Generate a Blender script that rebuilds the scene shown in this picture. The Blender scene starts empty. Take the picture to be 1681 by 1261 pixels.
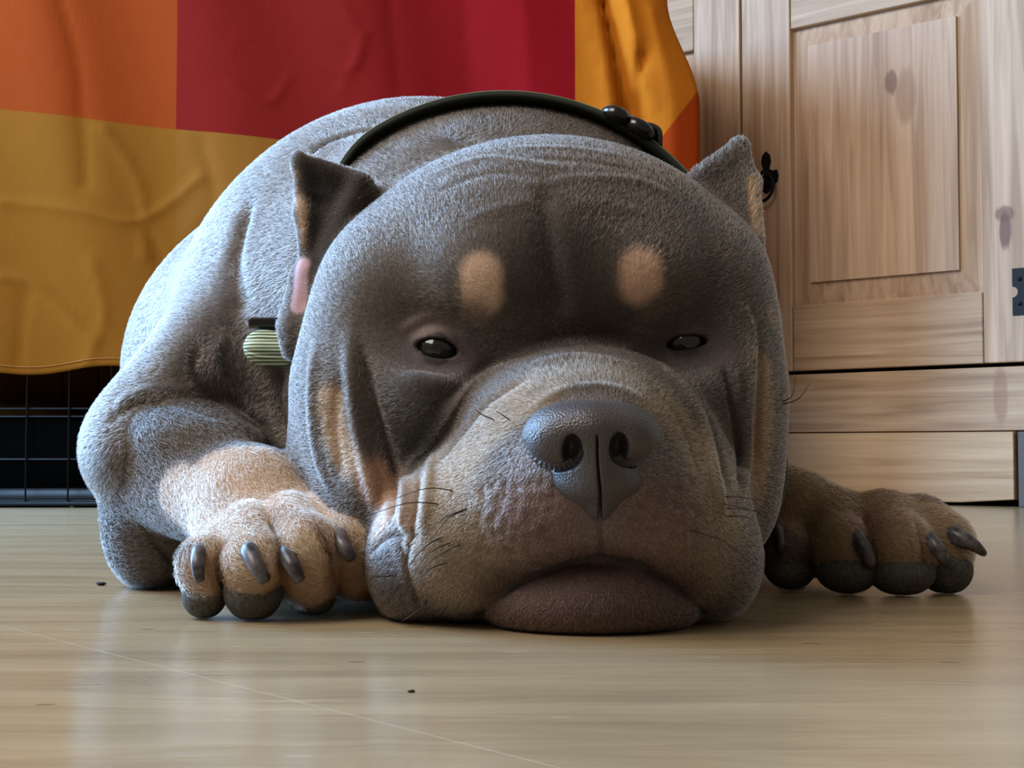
import bpy, math, random
import numpy as np
from mathutils import Vector, Matrix
from mathutils.bvhtree import BVHTree

random.seed(7)
RNG = np.random.default_rng(7)
C = bpy.context.scene.collection
SC = bpy.context.scene
N_FUR = 620000

# ------------------------------------------------------------------ camera, world, light, exposure
F = 2400.0                      # focal length in pixels of the 1681 px wide frame
CX, CY = 840.5, 630.5
HOR = 740.0                     # row of the horizon
CAMH = 0.10
PITCH = math.atan((HOR - CY) / F)
cd = bpy.data.cameras.new('camera')
cd.sensor_width = 36.0
cd.lens = 36.0 * F / 1681.0
cd.clip_start = 0.02
cam = bpy.data.objects.new('camera', cd)
cam.location = (0, 0, CAMH)
cam.rotation_euler = (math.pi / 2 + PITCH, 0, 0)
C.objects.link(cam)
SC.camera = cam

w = bpy.data.worlds.new('world')
SC.world = w
w.use_nodes = True
w.node_tree.nodes['Background'].inputs[0].default_value = (1.0, 0.88, 0.76, 1)
w.node_tree.nodes['Background'].inputs[1].default_value = 0.26

def area(name, loc, target, sx, sy, power, col):
    ld = bpy.data.lights.new(name, 'AREA')
    ld.shape = 'RECTANGLE'
    ld.size, ld.size_y = sx, sy
    ld.energy = power
    ld.color = col
    o = bpy.data.objects.new(name, ld)
    o.location = loc
    d = Vector(target) - Vector(loc)
    o.rotation_euler = d.to_track_quat('-Z', 'Y').to_euler()
    C.objects.link(o)
    return o
# daylight from the tall window on the left and a smaller warm bounce from the room behind the camera
area('window_light', (-1.9, 1.95, 1.10), (0.2, 1.35, 0.25), 1.2, 1.9, 188, (0.33, 0.60, 1.0))
area('room_light', (-1.5, 0.2, 2.1), (0.5, 2.1, 0.2), 1.5, 1.5, 76, (1.0, 0.93, 0.84))
SC.view_settings.view_transform = 'Standard'
SC.view_settings.look = 'None'
SC.view_settings.exposure = 0.0
SC.view_settings.gamma = 1.0
SC.view_settings.use_curve_mapping = False

def W(px, py, Y):
    """point at distance Y seen at a pixel of the photograph"""
    dx, dy = (px - CX) / F, -(py - CY) / F
    c, s = math.cos(PITCH), math.sin(PITCH)
    ry, rz = c - s * dy, s + c * dy
    return np.array([dx * Y / ry, Y, CAMH + rz * Y / ry])

def S(r, Y):
    return r * Y / F

# ------------------------------------------------------------------ materials
def lin(c):
    return tuple(((v / 255) / 12.92 if v / 255 <= 0.04045 else ((v / 255 + 0.055) / 1.055) ** 2.4) for v in c)

def mat(name, col, rough=0.6, spec=0.5, metal=0.0):
    m = bpy.data.materials.new(name)
    m.use_nodes = True
    b = m.node_tree.nodes['Principled BSDF']
    b.inputs['Base Color'].default_value = (*lin(col), 1)
    b.inputs['Roughness'].default_value = rough
    b.inputs['Specular IOR Level'].default_value = spec
    b.inputs['Metallic'].default_value = metal
    return m

class NT:
    def __init__(s, m):
        s.t = m.node_tree
        s.b = s.t.nodes['Principled BSDF']
    def n(s, kind, **kw):
        nd = s.t.nodes.new(kind)
        for k, v in kw.items():
            if k in nd.inputs.keys() or k.replace('_', ' ') in nd.inputs.keys():
                nd.inputs[k.replace('_', ' ')].default_value = v
            else:
                setattr(nd, k, v)
        return nd
    def l(s, a, b):
        s.t.links.new(a, b)
    def math(s, op, a, b=None, clamp=False):
        nd = s.t.nodes.new('ShaderNodeMath')
        nd.operation = op
        nd.use_clamp = clamp
        for i, v in enumerate((a, b)):
            if v is None: continue
            if isinstance(v, (int, float)): nd.inputs[i].default_value = v
            else: s.l(v, nd.inputs[i])
        return nd.outputs[0]
    def mix(s, f, a, b, mode='MIX'):
        nd = s.t.nodes.new('ShaderNodeMix')
        nd.data_type = 'RGBA'
        nd.blend_type = mode
        for i, v in ((0, f), (6, a), (7, b)):
            if isinstance(v, (int, float)): nd.inputs[i].default_value = v
            elif isinstance(v, tuple): nd.inputs[i].default_value = (*v, 1)
            else: s.l(v, nd.inputs[i])
        return nd.outputs[2]
    def ramp(s, f, stops):
        nd = s.t.nodes.new('ShaderNodeValToRGB')
        e = nd.color_ramp.elements
        e[0].position, e[0].color = stops[0][0], (*stops[0][1], 1)
        e[1].position, e[1].color = stops[-1][0], (*stops[-1][1], 1)
        for p, c in stops[1:-1]:
            x = e.new(p)
            x.color = (*c, 1)
        s.l(f, nd.inputs[0])
        return nd.outputs[0]
    def coords(s, scale=(1, 1, 1), loc=(0, 0, 0), kind='Object'):
        tc = s.t.nodes.new('ShaderNodeTexCoord')
        mp = s.t.nodes.new('ShaderNodeMapping')
        mp.inputs['Scale'].default_value = scale
        mp.inputs['Location'].default_value = loc
        s.l(tc.outputs[kind], mp.inputs[0])
        return mp.outputs[0]
    def noise(s, vec, scale, detail=3, rough=0.5, dist=0.0):
        nd = s.t.nodes.new('ShaderNodeTexNoise')
        nd.inputs['Scale'].default_value = scale
        nd.inputs['Detail'].default_value = detail
        nd.inputs['Roughness'].default_value = rough
        nd.inputs['Distortion'].default_value = dist
        s.l(vec, nd.inputs['Vector'])
        return nd.outputs[0]
    def bump(s, h, strength, dist):
        nd = s.t.nodes.new('ShaderNodeBump')
        nd.inputs['Strength'].default_value = strength
        nd.inputs['Distance'].default_value = dist
        s.l(h, nd.inputs['Height'])
        s.l(nd.outputs[0], s.b.inputs['Normal'])

def wood_mat(name, vertical=True, tone=(196, 165, 132), dark=(150, 114, 82), knots=()):
    """planed pine; object coordinates are (along the front, outwards, height)"""
    m = mat(name, tone, 0.5, 0.3)
    t = NT(m)
    sc = (20, 20, 0.8) if vertical else (0.8, 20, 20)
    v = t.coords(sc)
    warp = t.noise(v, 1.3, 2, 0.5)
    fine = t.noise(t.coords((60, 60, 2.2) if vertical else (2.2, 60, 60)), 3.0, 4, 0.65)
    wv = t.n('ShaderNodeTexNoise')
    wv.inputs['Scale'].default_value = 2.6
    wv.inputs['Detail'].default_value = 5
    wv.inputs['Distortion'].default_value = 0.8
    t.l(v, wv.inputs['Vector'])
    col = t.ramp(wv.outputs[0], [(0.32, lin(dark)), (0.5, lin(tone)), (0.72, lin(tuple(min(255, c + 22) for c in tone)))])
    col = t.mix(t.math('MULTIPLY', fine, 0.55), col, lin(tuple(int(c * 0.80) for c in tone)))
    tc = t.t.nodes.new('ShaderNodeTexCoord')
    for (kx, kz, rx, rz, kc, st) in knots:
        mp = t.t.nodes.new('ShaderNodeMapping')
        mp.vector_type = 'POINT'
        mp.inputs['Location'].default_value = (-kx / rx, 0, -kz / rz)
        mp.inputs['Scale'].default_value = (1 / rx, 0, 1 / rz)
        t.l(tc.outputs['Object'], mp.inputs[0])
        ln = t.t.nodes.new('ShaderNodeVectorMath')
        ln.operation = 'LENGTH'
        t.l(mp.outputs[0], ln.inputs[0])
        wob = t.math('ADD', ln.outputs['Value'], t.math('MULTIPLY', t.math('SUBTRACT', fine, 0.5), 0.8))
        f = t.math('MULTIPLY', t.math('SUBTRACT', 1.25, wob, ), 2.5, True)
        col = t.mix(t.math('MULTIPLY', f, st), col, lin(kc))
    t.l(col, t.b.inputs['Base Color'])
    t.bump(fine, 0.25, 0.002)
    return m

# ------------------------------------------------------------------ object helpers
def new_obj(name, me, m=None, parent=None, smooth=True):
    o = bpy.data.objects.new(name, me)
    C.objects.link(o)
    if m is not None and not me.materials: me.materials.append(m)
    if parent is not None: o.parent = parent
    if smooth and len(me.polygons):
        me.polygons.foreach_set('use_smooth', [True] * len(me.polygons))
    return o

def mesh_from(verts, faces, name='m'):
    me = bpy.data.meshes.new(name)
    me.from_pydata([tuple(map(float, v)) for v in verts], [], [tuple(map(int, f)) for f in faces])
    me.update()
    return me

def tag(o, label=None, cat=None, group=None, kind=None):
    for k, v in (('label', label), ('category', cat), ('group', group), ('kind', kind)):
        if v: o[k] = v
    return o

class MB:
    def __init__(s): s.v, s.f = [], []
    def box(s, x0, x1, y0, y1, z0, z1):
        b = len(s.v)
        s.v += [(x, y, z) for x in (x0, x1) for y in (y0, y1) for z in (z0, z1)]
        s.f += [tuple(b + i for i in q) for q in ((0, 1, 3, 2), (4, 6, 7, 5), (0, 4, 5, 1), (2, 3, 7, 6), (0, 2, 6, 4), (1, 5, 7, 3))]
        return s
    def tube(s, pts, rad, seg=10, cap=True, flat=None):
        pts = [np.array(p, float) for p in pts]
        n = len(pts)
        rr = rad if hasattr(rad, '__len__') else [rad] * n
        b = len(s.v)
        up = None
        for i, p in enumerate(pts):
            d = pts[min(i + 1, n - 1)] - pts[max(i - 1, 0)]
            d = d / (np.linalg.norm(d) + 1e-12)
            if up is None:
                up = np.cross(d, (0.3, 0.2, 0.93)) if flat is None else np.array(flat, float)
            u = up - d * np.dot(up, d)
            u /= np.linalg.norm(u) + 1e-12
            up = u
            v = np.cross(d, u)
            for k in range(seg):
                a = 2 * math.pi * k / seg
                s.v.append(tuple(p + (u * math.cos(a) + v * math.sin(a)) * rr[i]))
        for i in range(n - 1):
            for k in range(seg):
                a, c = b + i * seg + k, b + i * seg + (k + 1) % seg
                s.f.append((a, c, c + seg, a + seg))
        if cap:
            s.f.append(tuple(b + k for k in range(seg))[::-1])
            s.f.append(tuple(b + (n - 1) * seg + k for k in range(seg)))
        return s
    def ribbon(s, pts, nrm, side, half, thick):
        """strap: cross-section box with rounded edges swept along pts"""
        prof = [(-1, -0.6), (-0.9, -1), (0.9, -1), (1, -0.6), (1, 0.6), (0.9, 1), (0.3, 1.25), (-0.3, 1.25), (-0.9, 1), (-1, 0.6)]
        b = len(s.v)
        k = len(prof)
        for p, n_, sd in zip(pts, nrm, side):
            for (a, c) in prof:
                s.v.append(tuple(p + sd * a * half + n_ * c * thick))
        for i in range(len(pts) - 1):
            for j in range(k):
                a, c = b + i * k + j, b + i * k + (j + 1) % k
                s.f.append((a, c, c + k, a + k))
        s.f.append(tuple(b + j for j in range(k))[::-1])
        s.f.append(tuple(b + (len(pts) - 1) * k + j for j in range(k)))
        return s
    def build(s, name, m, parent=None, smooth=True, bevel=0):
        o = new_obj(name, mesh_from(s.v, s.f, name), m, parent, smooth)
        if bevel:
            md = o.modifiers.new('bevel', 'BEVEL')
            md.width = bevel
            md.segments = 2
            md.limit_method = 'ANGLE'
        return o

def smooth_path(pts, n=8):
    pts = [np.array(p, float) for p in pts]
    out = []
    for i in range(len(pts) - 1):
        p0, p1, p2, p3 = pts[max(i - 1, 0)], pts[i], pts[i + 1], pts[min(i + 2, len(pts) - 1)]
        for k in range(n):
            t = k / n
            out.append(0.5 * ((2 * p1) + (-p0 + p2) * t + (2 * p0 - 5 * p1 + 4 * p2 - p3) * t * t + (-p0 + 3 * p1 - 3 * p2 + p3) * t ** 3))
    out.append(pts[-1])
    return out

def empty(name, loc, rz=0):
    o = bpy.data.objects.new(name, None)
    o.location = loc
    o.rotation_euler = (0, 0, rz)
    C.objects.link(o)
    return o

# ================================================================== SETTING
# floor: pale olive-beige vinyl with long streaks and a gloss
fm = mat('floor_vinyl', (150, 136, 108), 0.3, 0.45)
t = NT(fm)
v1 = t.coords((1.2, 9, 1))
n1 = t.noise(v1, 3.0, 5, 0.6, 0.6)
n2 = t.noise(t.coords((4, 60, 1)), 6.0, 4, 0.6)
n3 = t.noise(t.coords((1, 1, 1)), 2.0, 3, 0.5)
col = t.ramp(n1, [(0.3, lin((144, 123, 92))), (0.5, lin((165, 143, 108))), (0.72, lin((183, 162, 126)))])
col = t.mix(t.math('MULTIPLY', n2, 0.35), col, lin((112, 96, 78)))
col = t.mix(t.math('MULTIPLY', n3, 0.4), col, lin((154, 140, 118)))
# scattered short dents and light scuffs
sv = t.coords((16, 34, 1))
vo = t.t.nodes.new('ShaderNodeTexVoronoi')
vo.inputs['Scale'].default_value = 1.0
t.l(sv, vo.inputs['Vector'])
dent = t.math('LESS_THAN', vo.outputs['Distance'], 0.085)
gate = t.math('GREATER_THAN', t.noise(t.coords((9, 30, 1)), 1.0, 1), 0.53)
dent = t.math('MULTIPLY', dent, gate)
col = t.mix(t.math('MULTIPLY', dent, 0.55), col, lin((84, 70, 52)))
vo2 = t.t.nodes.new('ShaderNodeTexVoronoi')
vo2.inputs['Scale'].default_value = 1.0
t.l(t.coords((10, 30, 1), (3.3, 1.7, 0)), vo2.inputs['Vector'])
sc2 = t.math('LESS_THAN', vo2.outputs['Distance'], 0.07)
col = t.mix(t.math('MULTIPLY', sc2, 0.35), col, lin((186, 176, 150)))
# thin pale seam running diagonally
A, B = W(0, 1025, 0.1 * F / 285), W(900, 1250, 0.1 * F / 510)
dx, dy = B[0] - A[0], B[1] - A[1]
L = math.hypot(dx, dy)
sep = t.t.nodes.new('ShaderNodeSeparateXYZ')
t.l(t.coords(), sep.inputs[0])
dist = t.math('ABSOLUTE', t.math('ADD', t.math('ADD', t.math('MULTIPLY', sep.outputs[0], -dy / L), t.math('MULTIPLY', sep.outputs[1], dx / L)), (A[0] * dy - A[1] * dx) / L))
seam = t.math('LESS_THAN', dist, 0.0007)
col = t.mix(t.math('MULTIPLY', seam, 0.4), col, lin((190, 178, 150)))
t.l(col, t.b.inputs['Base Color'])
t.l(t.math('ADD', t.math('MULTIPLY', n2, 0.14), 0.14), t.b.inputs['Roughness'])
t.bump(t.math('ADD', t.math('MULTIPLY', n1, 1.0), t.math('MULTIPLY', dent, -0.5)), 0.22, 0.004)
fl = MB().box(-2.6, 2.6, -1.5, 4.3, -0.04, 0).build('floor', fm, smooth=False)
tag(fl, kind='structure')

# angled pine cabinet frame of reference
CU = np.array([0.752, -0.659]); CN = np.array([-0.659, -0.752]); CP = np.array([0.823, 2.67])
ca = math.atan2(CU[1], CU[0])
# wall behind the cabinet, parallel to it
wm = mat('plaster', (206, 198, 184), 0.85, 0.2)
t = NT(wm)
t.bump(t.noise(t.coords(), 60, 3), 0.15, 0.002)
wl = empty('wall_back_frame', (CP[0], CP[1], 0), ca)
wb = MB().box(-2.2, 2.4, 0.56, 0.66, 0, 2.4).build('wall_back', wm, smooth=False)
wb.location = (CP[0], CP[1], 0); wb.rotation_euler = (0, 0, ca)
bpy.data.objects.remove(wl)
tag(wb, kind='structure')
sb = MB().box(-2.2, 2.4, 0.545, 0.56, 0, 0.08).build('baseboard_back', mat('baseboard_paint', (200, 190, 172), 0.5), smooth=False)
sb.location = (CP[0], CP[1], 0); sb.rotation_euler = (0, 0, ca)
tag(sb, kind='structure')

# ================================================================== CABINET
M_wv = wood_mat('pine_vertical', True, (194, 164, 136), (158, 126, 98), knots=[(0.086, 0.495, 0.011, 0.032, (112, 72, 66), 0.9), (0.086, 0.525, 0.018, 0.014, (104, 70, 52), 0.7)])
M_wh = wood_mat('pine_horizontal', False, (184, 154, 124), (150, 120, 92), knots=[(0.07, 0.2, 0.012, 0.05, (140, 100, 72), 0.5)])
M_wp = wood_mat('pine_panel', True, (192, 160, 132), (162, 128, 100), knots=[(-0.13, 0.80, 0.012, 0.022, (120, 84, 62), 0.8), (-0.10, 0.77, 0.020, 0.05, (148, 112, 84), 0.6)])
M_wb = wood_mat('pine_plinth', False, (190, 160, 124), (160, 126, 92))
M_dark = mat('dark_gap', (26, 20, 16), 0.8)
M_iron = mat('black_iron', (7, 7, 8), 0.5, 0.2)
cab = empty('pine_cabinet', (CP[0], CP[1], 0), ca)
tag(cab, 'waxed pine cabinet with framed panel doors standing behind the dog', 'cabinet')
# local axes: x along the front, -y outwards, z up
SL, SR = -1.10, 0.19
c = MB()
c.box(SL, SR, 0.03, 0.5, 0.02, 0.08)
c.box(SL, SL + 0.025, 0.03, 0.5, 0.02, 1.55)
c.box(SR - 0.025, SR, 0.03, 0.5, 0.02, 1.55)
c.box(SL, SR, 0.47, 0.5, 0.08, 1.55)
c.box(SL, SR, 0.03, 0.5, 1.53, 1.56)
c.build('carcass', M_wv, cab, smooth=False, bevel=0.002)
MB().box(SL + 0.03, SR - 0.03, 0.05, 0.46, 0.262, 0.28).build('shelf_board', M_wh, cab, smooth=False)
MB().box(SL, SR, 0.004, 0.03, 0.136, 0.251).build('lower_rail', M_wh, cab, smooth=False, bevel=0.002)
pl = MB()
b0 = len(pl.v)
for (s0, z0) in ((SL, 0.0), (-0.32, 0.002), (0.0, 0.006), (0.098, 0.013)):
    pl.v += [(s0, -0.010, z0), (s0, -0.010, 0.134), (s0, 0.03, z0), (s0, 0.03, 0.134)]
for i in range(3):
    a = 4 * i
    for q in ((0, 1), (1, 3), (3, 2), (2, 0)):
        pl.f.append((a + q[0], a + q[1], a + 4 + q[1], a + 4 + q[0]))
pl.f += [(0, 2, 3, 1), (12, 13, 15, 14)]
pl.build('plinth_board', M_wb, cab, smooth=False, bevel=0.002)
MB().box(0.103, SR, -0.004, 0.03, 0.0, 0.134).build('plinth_end_block', mat('greyed_pine', (82, 76, 72), 0.6), cab, smooth=False, bevel=0.002)

def panel_door(name, s0, s1, mir):
    """frame-and-panel door: two stiles, rails, a raised field with sloping margins"""
    z0, z1 = 0.258, 1.49
    root = MB().box(s0 + 0.1, s1 - 0.1, 0.012, 0.020, 0.33, 1.40).build(name, M_wp, cab, smooth=False)
    st = 0.1135
    for (a, b) in ((s0 + 0.001, s0 + st), (s1 - st, s1 - 0.001)):
        MB().box(a, b, -0.004, 0.020, z0, z1).build('stile', M_wv, root, smooth=False, bevel=0.0025)
    MB().box(s0 + st + 0.0015, s1 - st - 0.0015, -0.003, 0.020, z0, 0.388).build('rail', M_wh, root, smooth=False, bevel=0.0025)
    MB().box(s0 + st + 0.0015, s1 - st - 0.0015, -0.003, 0.020, 0.945, 1.06).build('rail', M_wh, root, smooth=False, bevel=0.0025)
    MB().box(s0 + st + 0.0015, s1 - st - 0.0015, -0.003, 0.020, 1.38, z1).build('rail', M_wh, root, smooth=False, bevel=0.0025)
    for (pa, pb) in ((0.391, 0.942), (1.063, 1.377)):
        x0, x1 = s0 + st + 0.003, s1 - st - 0.003
        mw = 0.040
        v = [(x0, 0.012, pa), (x1, 0.012, pa), (x1, 0.012, pb), (x0, 0.012, pb)]
        v += [(x0 + mw, 0.0, pa + mw), (x1 - mw, 0.0, pa + mw), (x1 - mw, 0.0, pb - mw), (x0 + mw, 0.0, pb - mw)]
        v += [(x0 + mw, -0.007, pa + mw), (x1 - mw, -0.007, pa + mw), (x1 - mw, -0.007, pb - mw), (x0 + mw, -0.007, pb - mw)]
        f = []
        for k in range(4):
            j = (k + 1) % 4
            f += [(k, j, 4 + j, 4 + k), (4 + k, 4 + j, 8 + j, 8 + k)]
        f.append((8, 9, 10, 11))
        o = new_obj('raised_panel', mesh_from(v, f), M_wp, root, smooth=False)
    return root
d_r = panel_door('door', -0.464, 0.157, 1)
d_l = panel_door('door', -1.09, -0.468, -1)

# iron ring pull
def ring_pull(px_s, zc, root):
    ys = -0.0045
    prof = [(0, 0.050), (0.008, 0.042), (0.010, 0.030), (0.007, 0.022), (0.006, 0.018), (0.013, 0.014), (0.022, 0.015), (0.025, 0.004), (0.023, -0.006), (0.016, -0.010), (0.010, -0.016), (0.006, -0.022), (0, -0.026)]
    prof = [(x * 1.15, z * 1.15) for x, z in prof]
    out = [(x, z) for x, z in prof] + [(-x, z) for x, z in prof[-2:0:-1]]
    n = len(out)
    v = [(px_s + x, ys, zc + z) for x, z in out] + [(px_s + x, ys - 0.003, zc + z) for x, z in out]
    f = [tuple(range(n)), tuple(range(n, 2 * n))[::-1]] + [(i, i + n, (i + 1) % n + n, (i + 1) % n) for i in range(n)]
    h = new_obj('ring_pull', mesh_from(v, f), M_iron, root, smooth=False)
    md = h.modifiers.new('b', 'BEVEL'); md.width = 0.0008
    MB().tube([(px_s, ys - 0.003, zc + 0.012), (px_s, ys - 0.012, zc + 0.012)], [0.006, 0.005], 14).build('boss', M_iron, h)
    rp = [(px_s + 0.024 * math.sin(a), ys - 0.011 - 0.004 * (1 - math.cos(a)), zc - 0.018 + 0.029 * math.cos(a)) for a in np.linspace(0, 2 * math.pi, 41)]
    MB().tube(rp, 0.0036, 10, cap=False).build('ring', M_iron, h)
    for s_ in (-0.016, 0.016):
        MB().tube([(px_s + s_, ys - 0.003, zc + 0.004), (px_s + s_, ys - 0.005, zc + 0.004)], [0.0028, 0.0018], 10).build('screw_head', M_iron, h)
ring_pull(-0.406, 0.648, d_r)
ring_pull(-0.526, 0.648, d_l)
# iron hinge at the right edge of the front
def hinge(root, s0, zc):
    pr = [(-0.030, 0.040), (-0.008, 0.040), (-0.008, 0.014), (-0.030, 0.040)]
    pts = [(0.030, 0.042), (0.0, 0.042), (0.0, 0.0165)]
    for a in np.linspace(math.pi / 2, -math.pi / 2, 9):
        pts.append((0.0 + 0.010 * math.cos(a), 0.010 * math.sin(a)))
    pts += [(0.0, -0.0165), (0.0, -0.042), (0.030, -0.042)]
    n = len(pts)
    v = [(s0 + x, -0.0045, zc + z) for x, z in pts] + [(s0 + x, -0.0065, zc + z) for x, z in pts]
    f = [tuple(range(n))[::-1], tuple(range(n, 2 * n))] + [(i, (i + 1) % n, (i + 1) % n + n, i + n) for i in range(n)]
    h = new_obj('hinge', mesh_from(v, f), M_iron, root, smooth=False)
    MB().tube([(s0 + 0.034, -0.008, zc - 0.044), (s0 + 0.034, -0.008, zc + 0.044)], 0.0045, 12).build('hinge_barrel', M_iron, h)
    for z in (-0.022, 0.022):
        MB().tube([(s0 + 0.014, -0.0065, zc + z), (s0 + 0.014, -0.0085, zc + z)], [0.004, 0.002], 12).build('screw_head', M_iron, h)
hinge(d_r, 0.099, 0.383)
hinge(d_r, 0.099, 1.28)

# ================================================================== CRATE, CLOTH, BLANKET
YC = 2.50
M_wire = mat('black_wire', (9, 9, 9), 0.6, 0.2)
crate = empty('dog_crate', (-0.42, YC + 0.2, 0))
tag(crate, 'black folding wire dog crate standing under the chequered cloth', 'dog crate')
def cr(mb, name, m=M_wire): return mb.build(name, m, crate)
def L3(p): return np.array(p) - np.array([-0.42, YC + 0.2, 0])
x0, x1, y0, y1, zt = -1.22, 0.26, YC + 0.06, YC + 0.50, 0.9
for nm, ya, yb in (('front_panel', y0, y0), ('back_panel', y1, y1)):
    mb = MB()
    for x in np.arange(x0, x1 + 0.01, 0.074):
        mb.tube([L3((x, ya, 0.012)), L3((x, ya, zt))], 0.0016, 6)
    for z in (0.012, 0.085, 0.160, 0.174, 0.30, 0.45, 0.60, 0.75, zt):
        mb.tube([L3((x0, ya + 0.003, z)), L3((x1, ya + 0.003, z))], 0.0022, 6)
    cr(mb, nm)
for nm, xa in (('side_panel', x0), ('side_panel', x1)):
    mb = MB()
    for y in np.arange(y0, y1 + 0.01, 0.074):
        mb.tube([L3((xa, y, 0.012)), L3((xa, y, zt))], 0.0016, 6)
    for z in (0.012, 0.16, 0.30, 0.6, zt):
        mb.tube([L3((xa, y0, z)), L3((xa, y1, z))], 0.0022, 6)
    cr(mb, nm)
mb = MB()
for x in np.arange(x0, x1 + 0.01, 0.074):
    mb.tube([L3((x, y0, zt)), L3((x, y1, zt))], 0.0016, 6)
cr(mb, 'top_panel')
tr = MB().box(x0 + 0.01 + 0.42, x1 - 0.01 + 0.42, 0.07 - 0.2, 0.49 - 0.2, 0.004, 0.012)
tr.box(x0 + 0.01 + 0.42, x1 - 0.01 + 0.42, 0.07 - 0.2, 0.074 - 0.2, 0.012, 0.035)
tr.box(x0 + 0.01 + 0.42, x1 - 0.01 + 0.42, 0.486 - 0.2, 0.49 - 0.2, 0.012, 0.035)
cr(tr, 'tray', mat('black_tray', (8, 8, 9), 0.6))
cr(MB().box(x0 + 0.43, x1 + 0.41, 0.066 - 0.2, 0.076 - 0.2, 0.036, 0.158), 'dark_filler_panel', mat('filler_black', (4, 4, 4), 0.95, 0.0))  # added black panel, standing in for the dark inside of the crate

# folded blanket inside the crate
bl_v, bl_f = [], []
nu, nv = 60, 24
for j in range(nv + 1):
    for i in range(nu + 1):
        u, v_ = i / nu, j / nv
        x = -1.12 + 1.1 * u
        ang = v_ * 2 * math.pi
        r = 0.05 + 0.012 * math.sin(u * 17) + 0.008 * math.sin(u * 31 + 1)
        bl_v.append((x, YC + 0.33 + 0.11 * math.cos(ang), 0.105 + (r * 1.7 * math.sin(ang)) * (1 if math.sin(ang) > 0 else 0.8)))
for j in range(nv):
    for i in range(nu):
        a = j * (nu + 1) + i
        bl_f.append((a, a + 1, a + nu + 2, a + nu + 1))
bm_ = mat('red_fleece', (80, 18, 14), 0.95, 0.1)
t = NT(bm_)
t.l(t.ramp(t.noise(t.coords((3, 3, 3)), 2.0, 2), [(0.5, lin((62, 14, 12))), (0.6, lin((120, 80, 24)))]), t.b.inputs['Base Color'])
bl = new_obj('blanket', mesh_from(bl_v, bl_f), bm_)
bl['label'] = 'dim red and yellow blanket lying inside the wire crate'; bl['category'] = 'blanket'

# cloth: thick sheet draped over the front, right side and top of the crate
CW, CH = 200, 130
XR = 0.325
zTOP = 0.93
rng2 = random.Random(5)
wr = []
def cpt(px, py): return W(px, py, YC)[[0, 2]]
creases = [([(390, 60), (560, 120), (600, 60)], 3, 0.008), ([(380, 140), (440, 170), (470, 130)], 3, 0.008),
           ([(170, 210), (225, 300), (235, 420)], 4, 0.010), ([(0, 330), (120, 345), (225, 360), (330, 290)], 4, 0.012), ([(0, 455), (60, 470), (150, 560)], 4, 0.012),
           ([(225, 350), (260, 430), (262, 520)], 4, -0.010), ([(330, 230), (350, 330), (300, 420)], 5, -0.010), ([(100, 0), (130, 120), (140, 300)], 7, -0.014),
           ([(560, 0), (590, 80), (560, 150)], 4, 0.006), ([(640, 0), (655, 150)], 6, -0.008), ([(150, 430), (170, 520), (140, 600)], 6, 0.010), ([(40, 480), (30, 600)], 5, -0.008),
           ([(996, 0), (1010, 60), (1028, 170), (1040, 300)], 7, -0.10), ([(985, 0), (1000, 120), (1012, 300)], 9, 0.035), ([(1040, 0), (1050, 60), (1048, 140)], 12, 0.045),
           ([(1062, 90), (1046, 150), (1052, 240)], 6, -0.05), ([(760, 0), (775, 170)], 16, -0.010), ([(860, 0), (870, 170)], 14, 0.010), ([(1100, 20), (1105, 260)], 14, 0.022)]
crs = [(np.array([cpt(*p) for p in smooth_path([np.array(q, float) for q in pl_], 24)]), S(wd, YC) * 1.5, a) for pl_, wd, a in creases]
def cloth_y(x, z):
    y = 0.012 * math.sin(x * 9 + 1.0) * (0.4 + 0.6 * (1 - z / zTOP)) + 0.006 * math.sin(x * 23 + z * 5) + 0.004 * math.sin(z * 13 + x * 6)
    for P, wd, a in crs:
        d2 = ((P - (x, z)) ** 2).sum(1).min()
        if d2 < wd * wd * 9: y -= a * 0.46 * math.exp(-math.sqrt(d2 + wd * wd * .02) / wd)
    return y
cv, cf = [], []
# profile across: front (left -> right), wraps round the right corner and runs back along the side
us = list(np.linspace(-1.36, XR, 190))
side = list(np.linspace(0.02, 0.46, 30))
cols = len(us) + len(side)
rows = 120
for j in range(rows + 1):
    vz = j / rows
    for i in range(cols):
        hem = 0.238 + 0.006 * math.sin(us[min(i, len(us) - 1)] * 11 + 2) - 0.004 * math.sin(us[min(i, len(us) - 1)] * 29)
        z = hem + (zTOP - hem) * vz
        q_ = min(1, max(0, (0.95 - vz) / 0.28)); flare = 0.055 * q_ * q_ * (3 - 2 * q_)
        if i < len(us):
            x = us[i]
            k = max(0, (x - 0.1) / (XR - 0.1))
            xx = x + (flare - 0.055) * k ** 2
            y = YC + cloth_y(x, z) + 0.03 * k ** 4
        else:
            s_ = side[i - len(us)]
            xx = XR + flare - 0.055 + 0.006 * math.sin(s_ * 40) - 0.02 * s_
            y = YC + cloth_y(XR, z) + 0.03 + s_
        cv.append((xx, y, z))
for j in range(rows):
    for i in range(cols - 1):
        a = j * cols + i
        cf.append((a, a + 1, a + cols + 1, a + cols))
# added unseen left and back drapes down to the floor, keeping the crate dark
def hang(pA, pB, n):
    b = len(cv)
    for j in range(21):
        for i in range(n + 1):
            q = i / n
            x_, y_ = pA[0] + (pB[0] - pA[0]) * q, pA[1] + (pB[1] - pA[1]) * q
            wob = 0.012 * math.sin(q * 19 + 1) * (1 - j / 20)
            cv.append((x_ + wob, y_ + wob, 0.006 + (zTOP - 0.006) * j / 20))
    for j in range(20):
        for i in range(n):
            a = b + j * (n + 1) + i
            cf.append((a, a + 1, a + n + 2, a + n + 1))
hang((-1.36, YC), (-1.36, YC + 0.55), 20)
hang((-1.36, YC + 0.55), (XR + 0.02, YC + 0.55), 60)
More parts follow.
